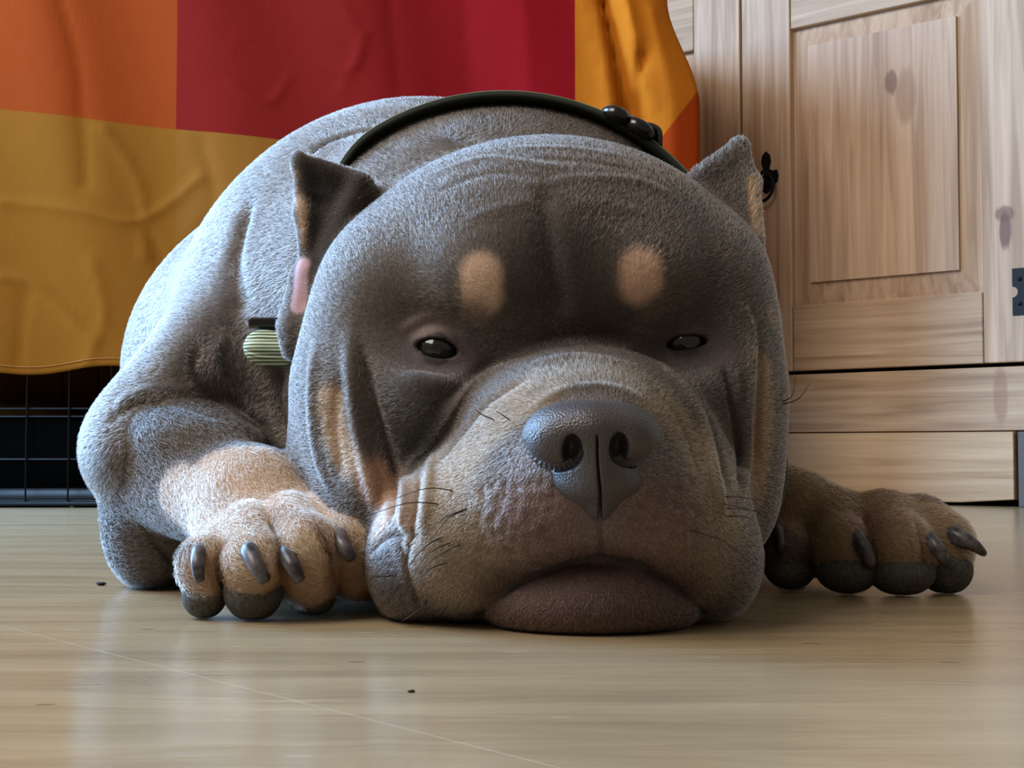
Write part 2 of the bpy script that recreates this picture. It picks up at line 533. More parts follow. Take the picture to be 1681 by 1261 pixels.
# top sheet
tb = len(cv)
for j in range(1, 13):
    q = j / 12
    for i in range(len(us)):
        cv.append((us[i] * 1.0 - 0.04 * max(0, (us[i] - 0.1) / (XR - 0.1)) ** 2, YC + 0.04 * (1 - q) + q * 0.55, zTOP + 0.012 * math.sin(min(1, q * 2) * math.pi / 2)))
for j in range(12):
    for i in range(len(us) - 1):
        a = (rows * cols + i) if j == 0 else tb + (j - 1) * len(us) + i
        b = a + 1
        a2 = tb + j * len(us) + i
        cf.append((a, b, a2 + 1, a2))
cm = mat('chequered_cotton', (180, 90, 40), 0.85, 0.15)
t = NT(cm)
sep = t.t.nodes.new('ShaderNodeSeparateXYZ')
t.l(t.coords(), sep.inputs[0])
X, Z = sep.outputs[0], sep.outputs[2]
g = lambda px, py: cpt(px, py)
xb1, xb2 = g(288, 100)[0], g(943, 80)[0]
za, zb = g(0, 180), g(470, 232)
slope = (zb[1] - za[1]) / (zb[0] - za[0])
soft = 260
def step(v, edge): return t.math('MULTIPLY', t.math('SUBTRACT', v, edge), 600, True)
# wavy woven border between the upper and lower colour fields
zline = t.math('ADD', t.math('MULTIPLY', t.math('SUBTRACT', X, float(za[0])), float(slope)), float(za[1]))
upper = t.math('MULTIPLY', t.math('SUBTRACT', Z, zline), 600, True)
in2, in3 = step(X, float(xb1)), step(X, float(xb2))
up = t.mix(in2, lin((130, 52, 14)), lin((110, 22, 17)))
redgrad = step(X, 10.0)
lowc = t.mix(in2, lin((122, 75, 20)), lin((124, 78, 26)))
colr = t.mix(upper, lowc, up)
rust = t.math('MULTIPLY', t.math('SUBTRACT', t.math('SUBTRACT', t.math('MULTIPLY', X, 1.3), Z), float(g(1118, 183)[0] * 1.3 - g(1118, 183)[1])), 300, True)
third = t.mix(rust, lin((186, 108, 28)), lin((160, 60, 18)))
colr = t.mix(in3, colr, third)
# the red field blends gradually to crimson towards the right
band = t.math('MULTIPLY', t.math('MULTIPLY', t.math('SUBTRACT', X, float(g(560, 0)[0])), 3.0, True), t.math('MULTIPLY', upper, t.math('SUBTRACT', 1.0, in3)))
colr = t.mix(band, colr, lin((138, 20, 28)))
wv = t.noise(t.coords((1, 1, 1)), 900, 2, 0.6)
wv2 = t.noise(t.coords((300, 1, 6)), 1.0, 3, 0.6)
colr = t.mix(t.math('MULTIPLY', wv, 0.22), colr, lin((120, 70, 30)), 'MULTIPLY')
t.l(colr, t.b.inputs['Base Color'])
t.b.inputs['Specular IOR Level'].default_value = 0.04
t.bump(t.math('ADD', wv, t.math('MULTIPLY', t.noise(t.coords((6, 6, 6)), 3.0, 4, 0.6), 2.5)), 0.35, 0.0025)
cloth = new_obj('tablecloth', mesh_from(cv, cf), cm)
md = cloth.modifiers.new('solid', 'SOLIDIFY'); md.thickness = 0.0012
cloth['label'] = 'red, orange and yellow chequered cloth draped over the wire crate'; cloth['category'] = 'cloth'
hm = MB()
hp = []
for i in range(0, cols, 1):
    a = cv[cols + i]
    hp.append((a[0] + (0.0012 if i >= len(us) else 0), a[1] - (0.0012 if i < len(us) else 0), cv[i][2] + 0.013))
hm.tube(hp, 0.0007, 6)
hs = hm.build('hem_stitching', mat('hem_thread', (150, 92, 22), 0.8), cloth)

# ================================================================== THE DOG
def v3(p): return np.asarray(p, np.float32)
def Wv(px, py, Y): return v3(W(px, py, Y))

def smin(a, b, k):
    if k <= 0: return np.minimum(a, b)
    h = np.maximum(k - np.abs(a - b), 0) / k
    return np.minimum(a, b) - h * h * (k * 0.25)
def smax(a, b, k): return -smin(-a, -b, k)

def ell(c, r, P, rot=None):
    q = P - v3(c)
    if rot is not None: q = q @ rot
    r = v3(r)
    a = q / r
    k0 = np.sqrt((a * a).sum(-1))
    b = a / r
    k1 = np.sqrt((b * b).sum(-1)) + 1e-6
    return k0 * (k0 - 1) / k1

def E(px, py, Y, rx, ry, rY, roll=0):
    c = Wv(px, py, Y)
    r = (S(rx, Y), rY, S(ry, Y))
    rot = None
    if roll:
        a = math.radians(roll)       # clockwise in the picture
        rot = v3([[math.cos(a), 0, math.sin(a)], [0, 1, 0], [-math.sin(a), 0, math.cos(a)]])
    return lambda P: ell(c, r, P, rot)

def K(p, q, r1, r2):
    """tapered capsule between (px, py, Y) points, radii in px"""
    a, b = Wv(*p), Wv(*q)
    ra, rb = S(r1, p[2]), S(r2, q[2])
    ba = b - a
    L2 = float(ba @ ba)
    def f(P):
        t_ = np.clip(((P - a) @ ba) / L2, 0, 1)
        return np.linalg.norm(P - a - t_[..., None] * ba, axis=-1) - (ra + (rb - ra) * t_)
    return f

def TRI(p, q, r, th):
    a, b, c = Wv(*p), Wv(*q), Wv(*r)
    ba, cb, ac = b - a, c - b, a - c
    nor = np.cross(ba, ac)
    def seg(P, o, e):
        h = np.clip(((P - o) @ e) / float(e @ e), 0, 1)
        w_ = P - o - h[..., None] * e
        return (w_ * w_).sum(-1)
    def f(P):
        s_ = np.sign((P - a) @ np.cross(ba, nor)) + np.sign((P - b) @ np.cross(cb, nor)) + np.sign((P - c) @ np.cross(ac, nor))
        edge = np.minimum(np.minimum(seg(P, a, ba), seg(P, b, cb)), seg(P, c, ac))
        pl_ = ((P - a) @ nor) ** 2 / float(nor @ nor)
        return np.sqrt(np.where(s_ < 2, edge, pl_)) - th
    return f

def union(fs, k):
    def f(P):
        d = fs[0](P)
        for g_ in fs[1:]: d = smin(d, g_(P), k)
        return d
    return f

# skull
skull = union([
    E(897, 478, .985, 352, 236, .120),
    E(900, 400, .945, 250, 165, .080),
    E(790, 462, .915, 110, 95, .055), E(1052, 455, .92, 105, 90, .055),
    E(640, 500, .955, 120, 130, .07), E(1165, 500, .965, 95, 130, .07),
    E(615, 650, .965, 135, 185, .090), E(1160, 650, .97, 128, 190, .088),
    E(640, 780, .935, 118, 130, .065), E(1178, 790, .94, 100, 140, .065),
    E(560, 770, .985, 85, 110, .05),
    E(700, 650, .905, 100, 90, .05), E(1145, 650, .915, 85, 95, .05),
], .022)
muzzle = union([
    E(960, 700, .880, 200, 130, .090),
    E(965, 790, .870, 245, 150, .088),
    E(775, 880, .862, 150, 135, .062, -12), E(1110, 885, .862, 128, 128, .060, 14),
    E(880, 840, .835, 115, 95, .055), E(1060, 842, .835, 110, 92, .055),
    E(668, 930, .880, 64, 88, .045), E(1178, 935, .875, 60, 75, .045),
    E(970, 770, .815, 110, 100, .045),
], .020)
chin = union([E(970, 985, .845, 185, 78, .058), E(985, 962, .836, 110, 52, .045), E(730, 990, .90, 110, 50, .05)], .015)
neck = union([E(828, 560, 1.085, 392, 390, .125), E(700, 760, 1.06, 230, 210, .10), E(1040, 760, 1.06, 230, 210, .10)], .03)
torso = union([
    E(700, 620, 1.28, 420, 448, .27),
    E(640, 620, 1.50, 420, 330, .32),
    E(345, 640, 1.13, 112, 165, .115, 24),
    E(255, 740, 1.075, 112, 110, .085),
    E(1120, 700, 1.22, 150, 190, .10),
    lambda P: ell((-.17, 1.80, .14), (.20, .24, .15), P),
    lambda P: ell((-.36, 1.72, .10), (.08, .17, .10), P),
    lambda P: ell((.03, 1.74, .09), (.08, .17, .09), P),
], .04)
elbow = union([E(262, 880, 1.085, 84, 92, .055), E(236, 800, 1.075, 62, 90, .05)], .02)
farmL = union([K((285, 775, 1.03), (420, 835, .955), 98, 88), K((420, 835, .955), (480, 880, .925), 88, 70), E(325, 720, 1.03, 108, 62, .06, 8)], .02)
pawL = union([E(455, 905, .925, 135, 72, .045), E(560, 905, .94, 60, 65, .04)], .015)
toesL = [
    [K((372, 885, .905), (330, 925, .875), 34, 36), K((330, 925, .875), (337, 965, .872), 36, 32)],
    [K((405, 865, .90), (418, 925, .862), 42, 46), K((418, 925, .862), (412, 962, .865), 46, 36)],
    [K((475, 850, .905), (502, 905, .872), 42, 52), K((502, 905, .872), (508, 955, .878), 52, 44)],
    [K((535, 845, .915), (575, 895, .892), 38, 44), K((575, 895, .892), (582, 950, .898), 44, 38)],
]
farmR = union([K((1120, 800, 1.17), (1310, 840, 1.085), 105, 68), E(1330, 880, 1.10, 95, 65, .04)], .02)
pawR = union([E(1435, 878, 1.07, 120, 56, .04), E(1455, 858, 1.07, 95, 38, .035)], .015)
toesR = [
    [K((1275, 860, 1.08), (1282, 900, 1.055), 34, 38), K((1282, 900, 1.055), (1297, 935, 1.05), 38, 34)],
    [K((1370, 850, 1.065), (1384, 900, 1.03), 42, 46), K((1384, 900, 1.03), (1392, 930, 1.025), 46, 44)],
    [K((1450, 850, 1.06), (1475, 900, 1.02), 42, 52), K((1475, 900, 1.02), (1480, 928, 1.018), 52, 46)],
    [K((1515, 855, 1.075), (1548, 890, 1.035), 38, 44), K((1548, 890, 1.035), (1550, 930, 1.033), 44, 42)],
]
earL = union([TRI((492, 262, .985), (592, 298, .992), (512, 470, .970), .0030),
              K((492, 262, .984), (596, 300, .988), 7, 14), K((492, 262, .984), (497, 350, .978), 6, 8), K((497, 350, .978), (506, 445, .968), 8, 11),
              K((590, 306, .984), (534, 420, .972), 12, 14), K((506, 445, .968), (486, 545, .975), 11, 22), K((486, 540, .975), (478, 575, .98), 24, 16), K((486, 450, .975), (474, 530, .98), 9, 15)], .010)
earR = union([TRI((1214, 238, 1.01), (1135, 300, .975), (1238, 400, .965), .0040),
              K((1214, 238, 1.01), (1236, 300, .995), 6, 9), K((1236, 300, .995), (1240, 390, .975), 9, 12), K((1214, 240, 1.008), (1150, 285, .98), 6, 10),
              K((1262, 500, 1.0), (1268, 530, 1.0), 15, 15)], .010)

def head_f(P):
    a = smin(skull(P), muzzle(P), .014)
    a = smin(a, chin(P), .0035)
    e = np.minimum(earL(P), earR(P))
    return smin(a, e, .010)
def torso_f(P): return smin(torso(P), neck(P), .03)
def armL_f(P):
    d = smin(smin(farmL(P), elbow(P), .02), pawL(P), .02)
    for tt in toesL:
        d = smin(d, union(tt, .010)(P), .004)
    return d
def armR_f(P):
    d = smin(farmR(P), pawR(P), .02)
    for tt in toesR:
        d = smin(d, union(tt, .010)(P), .010)
    return d
def body_raw(P):
    h, tr_, aL, aR = head_f(P), torso_f(P), armL_f(P), armR_f(P)
    d = smin(h, tr_, .018)
    d = smin(d, smin(aL, 1e9 + 0 * aL, 0), .007)
    d = smin(d, aR, .007)
    return d
def body0(P):
    return smax(body_raw(P), 0.0006 - P[..., 2], .004)

def trace(f, pts, y0=.70, y1=2.0):
    """first surface point seen at each pixel of the photograph"""
    pts = np.atleast_2d(np.array(pts, float))
    D = np.array([W(px, py, 1.0) for px, py in pts]) - (0, 0, CAMH)
    nrm = np.linalg.norm(D, axis=1, keepdims=True)
    D = D / nrm
    O = np.array([0, 0, CAMH])
    t_ = np.full(len(pts), y0)
    for _ in range(90):
        P = (O + D * t_[:, None]).astype(np.float32)
        d = f(P)
        t_ = t_ + np.clip(d, -.02, .03) * 0.8
    return (O + D * t_[:, None])

# ---- eyes
EYE = []
for (px, py, r, rx, ry, roll, inset) in ((716, 571, .0125, 37, 16, 10, .0075), (1130, 561, .0125, 36, 12, -7, .0080)):
    p = trace(body0, [(px, py)])[0]
    EYE.append(dict(p=p, px=px, py=py, r=r, c=p + np.array([0, r - .0035 + inset, 0]), rx=S(rx, p[1]), ry=S(ry, p[1]), roll=roll))

def eye_carve(d, P):
    for e in EYE:
        a = math.radians(e['roll'])
        rot = v3([[math.cos(a), 0, math.sin(a)], [0, 1, 0], [-math.sin(a), 0, math.cos(a)]])
        # shallow basin around the lids, then the lids themselves, then the slit between them
        d = smax(d, -ell(e['p'] - (0, .004, 0), (.023, .0080, .015), P), .016)
        lid = ell(e['c'], (e['r'] + .0030,) * 3, P)
        d = smin(d, lid, .004)
        d = smax(d, -ell(e['c'] - (0, .012, 0), (e['rx'], .022, e['ry']), P, rot), .0012)
        d = np.maximum(d, -(np.linalg.norm(P - v3(e['c']), axis=-1) - e['r'] + .0006) if False else d)
    return d

# ---- carved and raised folds: (pixels, width px, height mm)
FOLDS = [
    # image-left cheek
    ([(596, 575), (606, 640), (622, 700), (640, 745), (652, 785)], 12, -7.0),
    ([(645, 760), (648, 800), (644, 850)], 9, -4.5),
    ([(572, 540), (578, 620), (588, 700), (604, 770), (618, 840)], 15, 4.5),
    ([(668, 780), (666, 830), (660, 870)], 9, 3.5), ([(690, 770), (683, 830), (672, 890), (664, 930)], 6, -3.0),
    ([(712, 745), (703, 810), (692, 880)], 10, 2.5),
    ([(848, 592), (785, 632), (733, 690), (697, 742), (668, 775)], 12, 4.0),
    ([(820, 588), (764, 622), (712, 676), (680, 730)], 10, -2.5), ([(868, 622), (805, 660), (757, 716), (722, 760)], 10, -2.2),
    ([(655, 602), (700, 626), (750, 622), (790, 595)], 12, .7), ([(744, 586), (756, 596), (770, 606)], 4, -1.8), ([(642, 572), (660, 576), (684, 574)], 4, -1.8), ([(1164, 560), (1184, 550), (1210, 554)], 4, -1.8), ([(1104, 575), (1094, 590)], 4, -1.5), ([(640, 590), (690, 645), (760, 640)], 9, -1.2),
    ([(555, 620), (548, 700), (560, 780)], 14, -2.5), ([(520, 560), (512, 650), (520, 740), (545, 810)], 14, 2.5),
    ([(610, 905), (640, 880), (690, 880)], 8, -2.5), ([(655, 880), (668, 940), (690, 1000)], 8, -2.0),
    # image-right cheek
    ([(1190, 590), (1203, 660), (1212, 730), (1213, 800)], 10, -5.5),
    ([(1212, 490), (1230, 540), (1232, 600), (1226, 680), (1224, 760), (1214, 830)], 10, 3.5),
    ([(1248, 560), (1246, 660), (1240, 760)], 9, -2.5),
    ([(1080, 596), (1122, 640), (1152, 700), (1172, 780), (1190, 850)], 11, 3.5),
    ([(1108, 600), (1148, 650), (1176, 720), (1192, 800)], 9, -3.0), ([(1060, 622), (1098, 664), (1130, 720), (1155, 800)], 10, -2.0),
    # brow, forehead, stop
    ([(893, 300), (897, 370), (908, 450), (925, 520)], 22, -4.5),
    ([(760, 360), (830, 340), (880, 330)], 14, 1.6), ([(1060, 350), (990, 336), (930, 335)], 14, 1.6),
    ([(700, 292), (790, 262), (860, 268), (930, 278)], 9, 2.4), ([(720, 315), (800, 286), (880, 290)], 8, -1.8),
    ([(900, 300), (960, 292), (1040, 296), (1100, 318)], 9, 2.4), ([(880, 262), (960, 266), (1050, 282)], 8, -1.8), ([(840, 244), (930, 244), (1020, 256)], 8, 1.8),
    ([(655, 545), (700, 520), (745, 530)], 9, 1.8), ([(748, 500), (752, 545), (758, 585)], 8, -1.8),
    ([(1095, 530), (1140, 515), (1185, 530)], 9, 1.8),
    ([(880, 560), (950, 548), (1030, 562)], 14, -2.5), ([(870, 600), (950, 586), (1050, 604)], 14, 2.0),
    ([(785, 1008), (850, 962), (920, 927), (985, 914), (1050, 926), (1110, 966), (1155, 1006)], 7, -2.6),
    # line under the nose
    ([(985, 845), (986, 880), (986, 912)], 6, -3.0),
    ([(875, 668), (930, 640), (1000, 636), (1060, 655)], 9, 1.6),
    # skin folds on shoulder and elbow
    ([(330, 560), (320, 610), (360, 660), (420, 700)], 12, -5.0), ([(365, 540), (352, 600), (390, 650), (440, 690)], 12, 4.0),
    ([(180, 690), (230, 662), (300, 668), (360, 690)], 10, -3.0), ([(190, 668), (250, 640), (320, 645)], 12, 3.0),
    ([(410, 330), (385, 430), (400, 520)], 20, -6.0), ([(460, 600), (455, 660), (470, 720)], 14, -5.0),
    ([(500, 255), (560, 225), (650, 205)], 10, -3.0), ([(230, 860), (260, 900), (290, 935)], 8, -2.5),
    ([(525, 320), (520, 370), (515, 420)], 18, -2.5),
    # between the toes
    ([(372, 880), (362, 930), (372, 980)], 6, -4.5), ([(440, 850), (462, 905), (466, 960)], 6, -5.5), ([(512, 845), (540, 900), (550, 960)], 6, -4.5),
    ([(1415, 840), (1425, 880), (1436, 930)], 6, -4.5), ([(1500, 850), (1515, 890), (1520, 930)], 6, -4.0), ([(1320, 860), (1335, 900), (1342, 940)], 6, -3.0),
]
_fp = []
for path, wd, amp in FOLDS:
    P = trace(body0, smooth_path([np.array(p, float) for p in path], 6))
    _fp.append((P.astype(np.float32), wd * P[:, 1].mean() / F, amp / 1000 * (.5 if path[0][1] < 370 and wd < 20 and path[0][0] > 650 else 1)))
pit_px = [(x, y) for x in range(790, 905, 19) for y in range(795, 930, 22)] + [(x, y) for x in range(1040, 1150, 20) for y in range(800, 930, 24)]
pit_px = [(x + RNG.uniform(-7, 7), y + RNG.uniform(-8, 8)) for x, y in pit_px]
PIT = trace(body0, pit_px).astype(np.float32)

def fold_offset(P):
    out = np.zeros(len(P), np.float32)
    for Q, wd, amp in _fp:
        lo, hi = Q.min(0) - 3 * wd, Q.max(0) + 3 * wd
        m = np.all((P > lo) & (P < hi), axis=1)
        if not m.any(): continue
        idx = np.nonzero(m)[0]
        pp = P[idx]
        d2 = np.full(len(pp), 1e9, np.float32)
        tt = np.zeros(len(pp), np.float32)
        for i in range(len(Q) - 1):
            a, ba = Q[i], Q[i + 1] - Q[i]
            h = np.clip(((pp - a) @ ba) / (ba @ ba + 1e-12), 0, 1)
            dd = pp - a - h[:, None] * ba
            s_ = (dd * dd).sum(1)
            nw = s_ < d2
            d2[nw] = s_[nw]
            tt[nw] = (i + h[nw]) / (len(Q) - 1)
        taper = np.clip(np.minimum(tt, 1 - tt) * 5 + 0.15, 0, 1)
        out[idx] += amp * taper * np.exp(-d2 / (2 * (wd * .62) ** 2))
    for q in PIT:
        m = np.all(np.abs(P - q) < .006, axis=1)
        if m.any():
            idx = np.nonzero(m)[0]
            out[idx] -= .0013 * np.exp(-((P[idx] - q) ** 2).sum(1) / (2 * .0018 ** 2))
    return out

def axis(segs):
    out = [segs[0][0]]
    for a, b, st in segs:
        n_ = max(1, int(round((b - a) / st)))
        out += list(np.linspace(a, b, n_ + 1)[1:])
    return np.array(out, np.float32)

def surface_nets(f, xs, ys, zs, coarse=6, margin=1.3):
    nx, ny, nz = len(xs), len(ys), len(zs)
    ci = [np.unique(np.append(np.arange(0, n, coarse), n - 1)) for n in (nx, ny, nz)]
    gx, gy, gz = np.meshgrid(xs[ci[0]], ys[ci[1]], zs[ci[2]], indexing='ij')
    cv_ = f(np.stack([gx.ravel(), gy.ravel(), gz.ravel()], 1)).reshape(gx.shape)
    V = np.empty((nx, ny, nz), np.float32)
    need = np.zeros((nx, ny, nz), bool)
    for a in range(len(ci[0]) - 1):
        sx_ = slice(ci[0][a], ci[0][a + 1] + 1)
        for b in range(len(ci[1]) - 1):
            sy_ = slice(ci[1][b], ci[1][b + 1] + 1)
            ddx, ddy = xs[ci[0][a + 1]] - xs[ci[0][a]], ys[ci[1][b + 1]] - ys[ci[1][b]]
            blk = cv_[a:a + 2, b:b + 2, :]
            mn = np.abs(blk).min(axis=(0, 1))
            sg = np.sign(blk[0, 0])
            for c_ in range(len(ci[2]) - 1):
                ddz = zs[ci[2][c_ + 1]] - zs[ci[2][c_]]
                diag = math.sqrt(ddx * ddx + ddy * ddy + ddz * ddz)
                sz_ = slice(ci[2][c_], ci[2][c_ + 1] + 1)
                if min(mn[c_], mn[c_ + 1]) < margin * diag:
                    need[sx_, sy_, sz_] = True
                else:
                    V[sx_, sy_, sz_] = sg[c_]
    I = np.argwhere(need)
    for s0 in range(0, len(I), 400000):
        q = I[s0:s0 + 400000]
        P = np.stack([xs[q[:, 0]], ys[q[:, 1]], zs[q[:, 2]]], 1)
        V[q[:, 0], q[:, 1], q[:, 2]] = f(P)
    neg = V < 0
    cnt = np.zeros((nx - 1, ny - 1, nz - 1), np.int8)
    for i in (0, 1):
        for j in (0, 1):
            for k in (0, 1):
                cnt += neg[i:nx - 1 + i, j:ny - 1 + j, k:nz - 1 + k]
    act = np.argwhere((cnt > 0) & (cnt < 8))
    vid = np.full(cnt.shape, -1, np.int32)
    vid[act[:, 0], act[:, 1], act[:, 2]] = np.arange(len(act))
    acc = np.zeros((len(act), 3), np.float32)
    num = np.zeros(len(act), np.float32)
    corners = [(i, j, k) for i in (0, 1) for j in (0, 1) for k in (0, 1)]
    edges = [(a, b) for a in range(8) for b in range(a + 1, 8) if sum(abs(x - y) for x, y in zip(corners[a], corners[b])) == 1]
    def cp(c_): return np.stack([xs[act[:, 0] + c_[0]], ys[act[:, 1] + c_[1]], zs[act[:, 2] + c_[2]]], 1)
    def cvv(c_): return V[act[:, 0] + c_[0], act[:, 1] + c_[1], act[:, 2] + c_[2]]
    for a, b in edges:
        va, vb = cvv(corners[a]), cvv(corners[b])
        m = (va < 0) != (vb < 0)
        t_ = np.clip(va / (va - vb + 1e-20), 0, 1)
        p = cp(corners[a]) * (1 - t_[:, None]) + cp(corners[b]) * t_[:, None]
        acc[m] += p[m]
        num[m] += 1
    verts = acc / num[:, None]
    faces = []
    for ax in range(3):
        o1, o2 = [(1, 2), (2, 0), (0, 1)][ax]
        sl_a = [slice(None)] * 3; sl_b = [slice(None)] * 3
        sl_a[ax] = slice(0, -1); sl_b[ax] = slice(1, None)
        ch = neg[tuple(sl_a)] != neg[tuple(sl_b)]
        I2 = np.argwhere(ch)
        lim = [nx, ny, nz]
        ok = (I2[:, o1] > 0) & (I2[:, o2] > 0) & (I2[:, o1] < lim[o1] - 1) & (I2[:, o2] < lim[o2] - 1)
        I2 = I2[ok]
        ng = neg[I2[:, 0], I2[:, 1], I2[:, 2]]
        def vv(d1, d2):
            J = I2.copy()
            J[:, o1] -= d1; J[:, o2] -= d2
            return vid[J[:, 0], J[:, 1], J[:, 2]]
        q = np.stack([vv(1, 1), vv(0, 1), vv(0, 0), vv(1, 0)], 1)
        q[~ng] = q[~ng][:, ::-1]
        faces.append(q)
    return verts, np.concatenate(faces)

def grad(f, P, e=4e-4):
    g_ = np.empty_like(P)
    for i in range(3):
        d = np.zeros(3, np.float32); d[i] = e
        g_[:, i] = (f(P + d) - f(P - d)) / (2 * e)
    return g_

def fast_mesh(name, V, Q):
    me = bpy.data.meshes.new(name)
    k = Q.shape[1]
    me.vertices.add(len(V)); me.loops.add(len(Q) * k); me.polygons.add(len(Q))
    me.vertices.foreach_set('co', V.astype(np.float32).ravel())
    me.loops.foreach_set('vertex_index', Q.astype(np.int32).ravel())
    me.polygons.foreach_set('loop_start', np.arange(0, len(Q) * k, k, dtype=np.int32))
    me.polygons.foreach_set('loop_total', np.full(len(Q), k, np.int32))
    me.update(calc_edges=True)
    return me

def vnormals(V, Q):
    n_ = np.cross(V[Q[:, 2]] - V[Q[:, 0]], V[Q[:, 3]] - V[Q[:, 1]])
    out = np.zeros_like(V)
    for k in range(4):
        for c_ in range(3):
            out[:, c_] += np.bincount(Q[:, k], n_[:, c_], len(V))
    return out / (np.linalg.norm(out, axis=1, keepdims=True) + 1e-12)

def relax(V, Q, it, lam=.5):
    for _ in range(it):
        acc = np.zeros_like(V); num = np.zeros(len(V))
        for a, b in ((0, 1), (1, 2), (2, 3), (3, 0)):
            for c_ in range(3):
                acc[:, c_] += np.bincount(Q[:, a], V[Q[:, b], c_], len(V)) + np.bincount(Q[:, b], V[Q[:, a], c_], len(V))
            num += np.bincount(Q[:, a], minlength=len(V)) + np.bincount(Q[:, b], minlength=len(V))
        V = V + lam * (acc / np.maximum(num, 1)[:, None] - V)
    return V

def dog_f(P): return eye_carve(body0(P), P)

VX = axis([(-.40, -.36, .004), (-.36, .37, .00165), (.37, .40, .004)])
VY = axis([(.735, .95, .0015), (.95, 1.16, .0022), (1.16, 2.14, .008)])
VZ = axis([(-.004, .30, .00165), (.30, .44, .0028)])
V, Q = surface_nets(dog_f, VX, VY, VZ)
V = V.astype(np.float32)
for _ in range(2):
    g_ = grad(dog_f, V)
    d = dog_f(V)
    V = V - np.clip(d, -.002, .002)[:, None] * g_ / np.maximum((g_ * g_).sum(1, keepdims=True), .3)
V = relax(V, Q, 3, .5).astype(np.float32)
N = vnormals(V, Q).astype(np.float32)
V = V + N * fold_offset(V)[:, None]
V = relax(V, Q, 1, .4).astype(np.float32)
V[:, 2] = np.maximum(V[:, 2], 0.0006)
N = vnormals(V, Q).astype(np.float32)
print('dog mesh', len(V), len(Q))

# ---- coat colours and some painted shade, placed as blotches on the skin
hd, td, aL, aR = head_f(V), torso_f(V), armL_f(V), armR_f(V)
part = np.argmin(np.stack([hd, td, aL, aR]), 0)      # 0 head 1 torso 2 left arm 3 right arm
GREY, TAN = (73, 65, 59), (172, 142, 114)
COL = np.tile(np.array(lin(GREY)), (len(V), 1))
LEN = np.full(len(V), .0038)
LEN[part == 0] = .0026
LEN[part >= 2] = .0040
DEN = np.ones(len(V))
def seg_dist(P, Q_):
    Q_ = np.asarray(Q_, np.float32)
    d = np.full(len(P), 1e9)
    if len(Q_) == 1: return np.linalg.norm(P - Q_[0], axis=1)
    for i in range(len(Q_) - 1):
        a, ba = Q_[i], Q_[i + 1] - Q_[i]
        h = np.clip(((P - a) @ ba) / (ba @ ba + 1e-12), 0, 1)
        d = np.minimum(d, np.linalg.norm(P - a - h[:, None] * ba, axis=1))
    return d
fine = np.sin(V[:, 0] * 510 + np.sin(V[:, 2] * 430) * 2) * np.sin(V[:, 2] * 470 + V[:, 1] * 350)
def patch(path, r, colr_, soft=.3, strength=1.0, parts=(0,), ln=None, den=None):
    Q_ = trace(body0, path)
    d = seg_dist(V, Q_) / (r * Q_[:, 1].mean() / F) + fine * .04
    f = np.clip((1 + soft - d) / (2 * soft), 0, 1)
    f = f * f * (3 - 2 * f) * strength
    f[~np.isin(part, parts)] = 0
    if colr_ is not None:
        COL[:] = COL * (1 - f[:, None]) + np.array(lin(colr_)) * f[:, None]
    if ln is not None: LEN[:] = LEN * (1 - f) + ln * f
    if den is not None: DEN[:] = DEN * (1 - f) + den * f
MUZ = (124, 106, 88)
patch([(700, 800), (730, 900), (800, 930)], 100, MUZ, .5, .9)
patch([(1180, 800), (1160, 900), (1120, 940)], 90, (109, 96, 82), .5, .9)
patch([(880, 640), (780, 720), (720, 800)], 48, (129, 109, 87), .45, .85)
patch([(1080, 660), (1150, 740), (1180, 840)], 40, (113, 97, 79), .5, .8)
patch([(900, 618), (960, 604), (1030, 622)], 42, (109, 101, 90), .6, .8)
patch([(985, 880), (985, 900)], 130, (110, 86, 80), .5, .9)
patch([(870, 860), (1090, 860)], 80, (104, 83, 78), .6, .8)
patch([(840, 1000), (985, 965), (1110, 1000)], 70, (70, 50, 44), .4, .95)  # brown chin, darkened further for the shade under the upper lip
patch([(640, 900), (650, 980), (700, 1010)], 40, (62, 57, 58), .5, .8)  # lip corner painted darker, as shade against the window light
patch([(622, 790), (628, 850)], 36, (150, 116, 94), .5, .95)
patch([(670, 800), (668, 850)], 26, (128, 102, 84), .5, .9)
patch([(540, 660), (552, 720), (575, 760)], 26, (157, 130, 103), .5, .95)
patch([(1252, 600), (1256, 700), (1240, 800)], 26, (127, 103, 77), .5, .9)
patch([(1190, 830), (1200, 870)], 30, (121, 103, 83), .5, .7)
patch([(790, 448), (792, 485)], 34, (188, 158, 136), .35, 1)
patch([(1052, 440), (1052, 470)], 34, (184, 150, 128), .4, 1)
patch([(780, 515)], 26, (103, 83, 71), .6, .8)
patch([(1080, 505)], 26, (88, 72, 61), .6, .7)
patch([(910, 420), (930, 530)], 75, (48, 42, 39), .7, .7)
patch([(1150, 480), (1160, 620)], 60, (50, 45, 43), .7, .5)
patch([(660, 640), (690, 720)], 50, (56, 54, 55), .6, .8)
patch([(785, 1008), (850, 962), (920, 927), (985, 914), (1050, 926), (1110, 966), (1155, 1006)], 9, (34, 26, 25), .6, .9, ln=.0008)  # dark lip skin, also painting the shade in the mouth crease
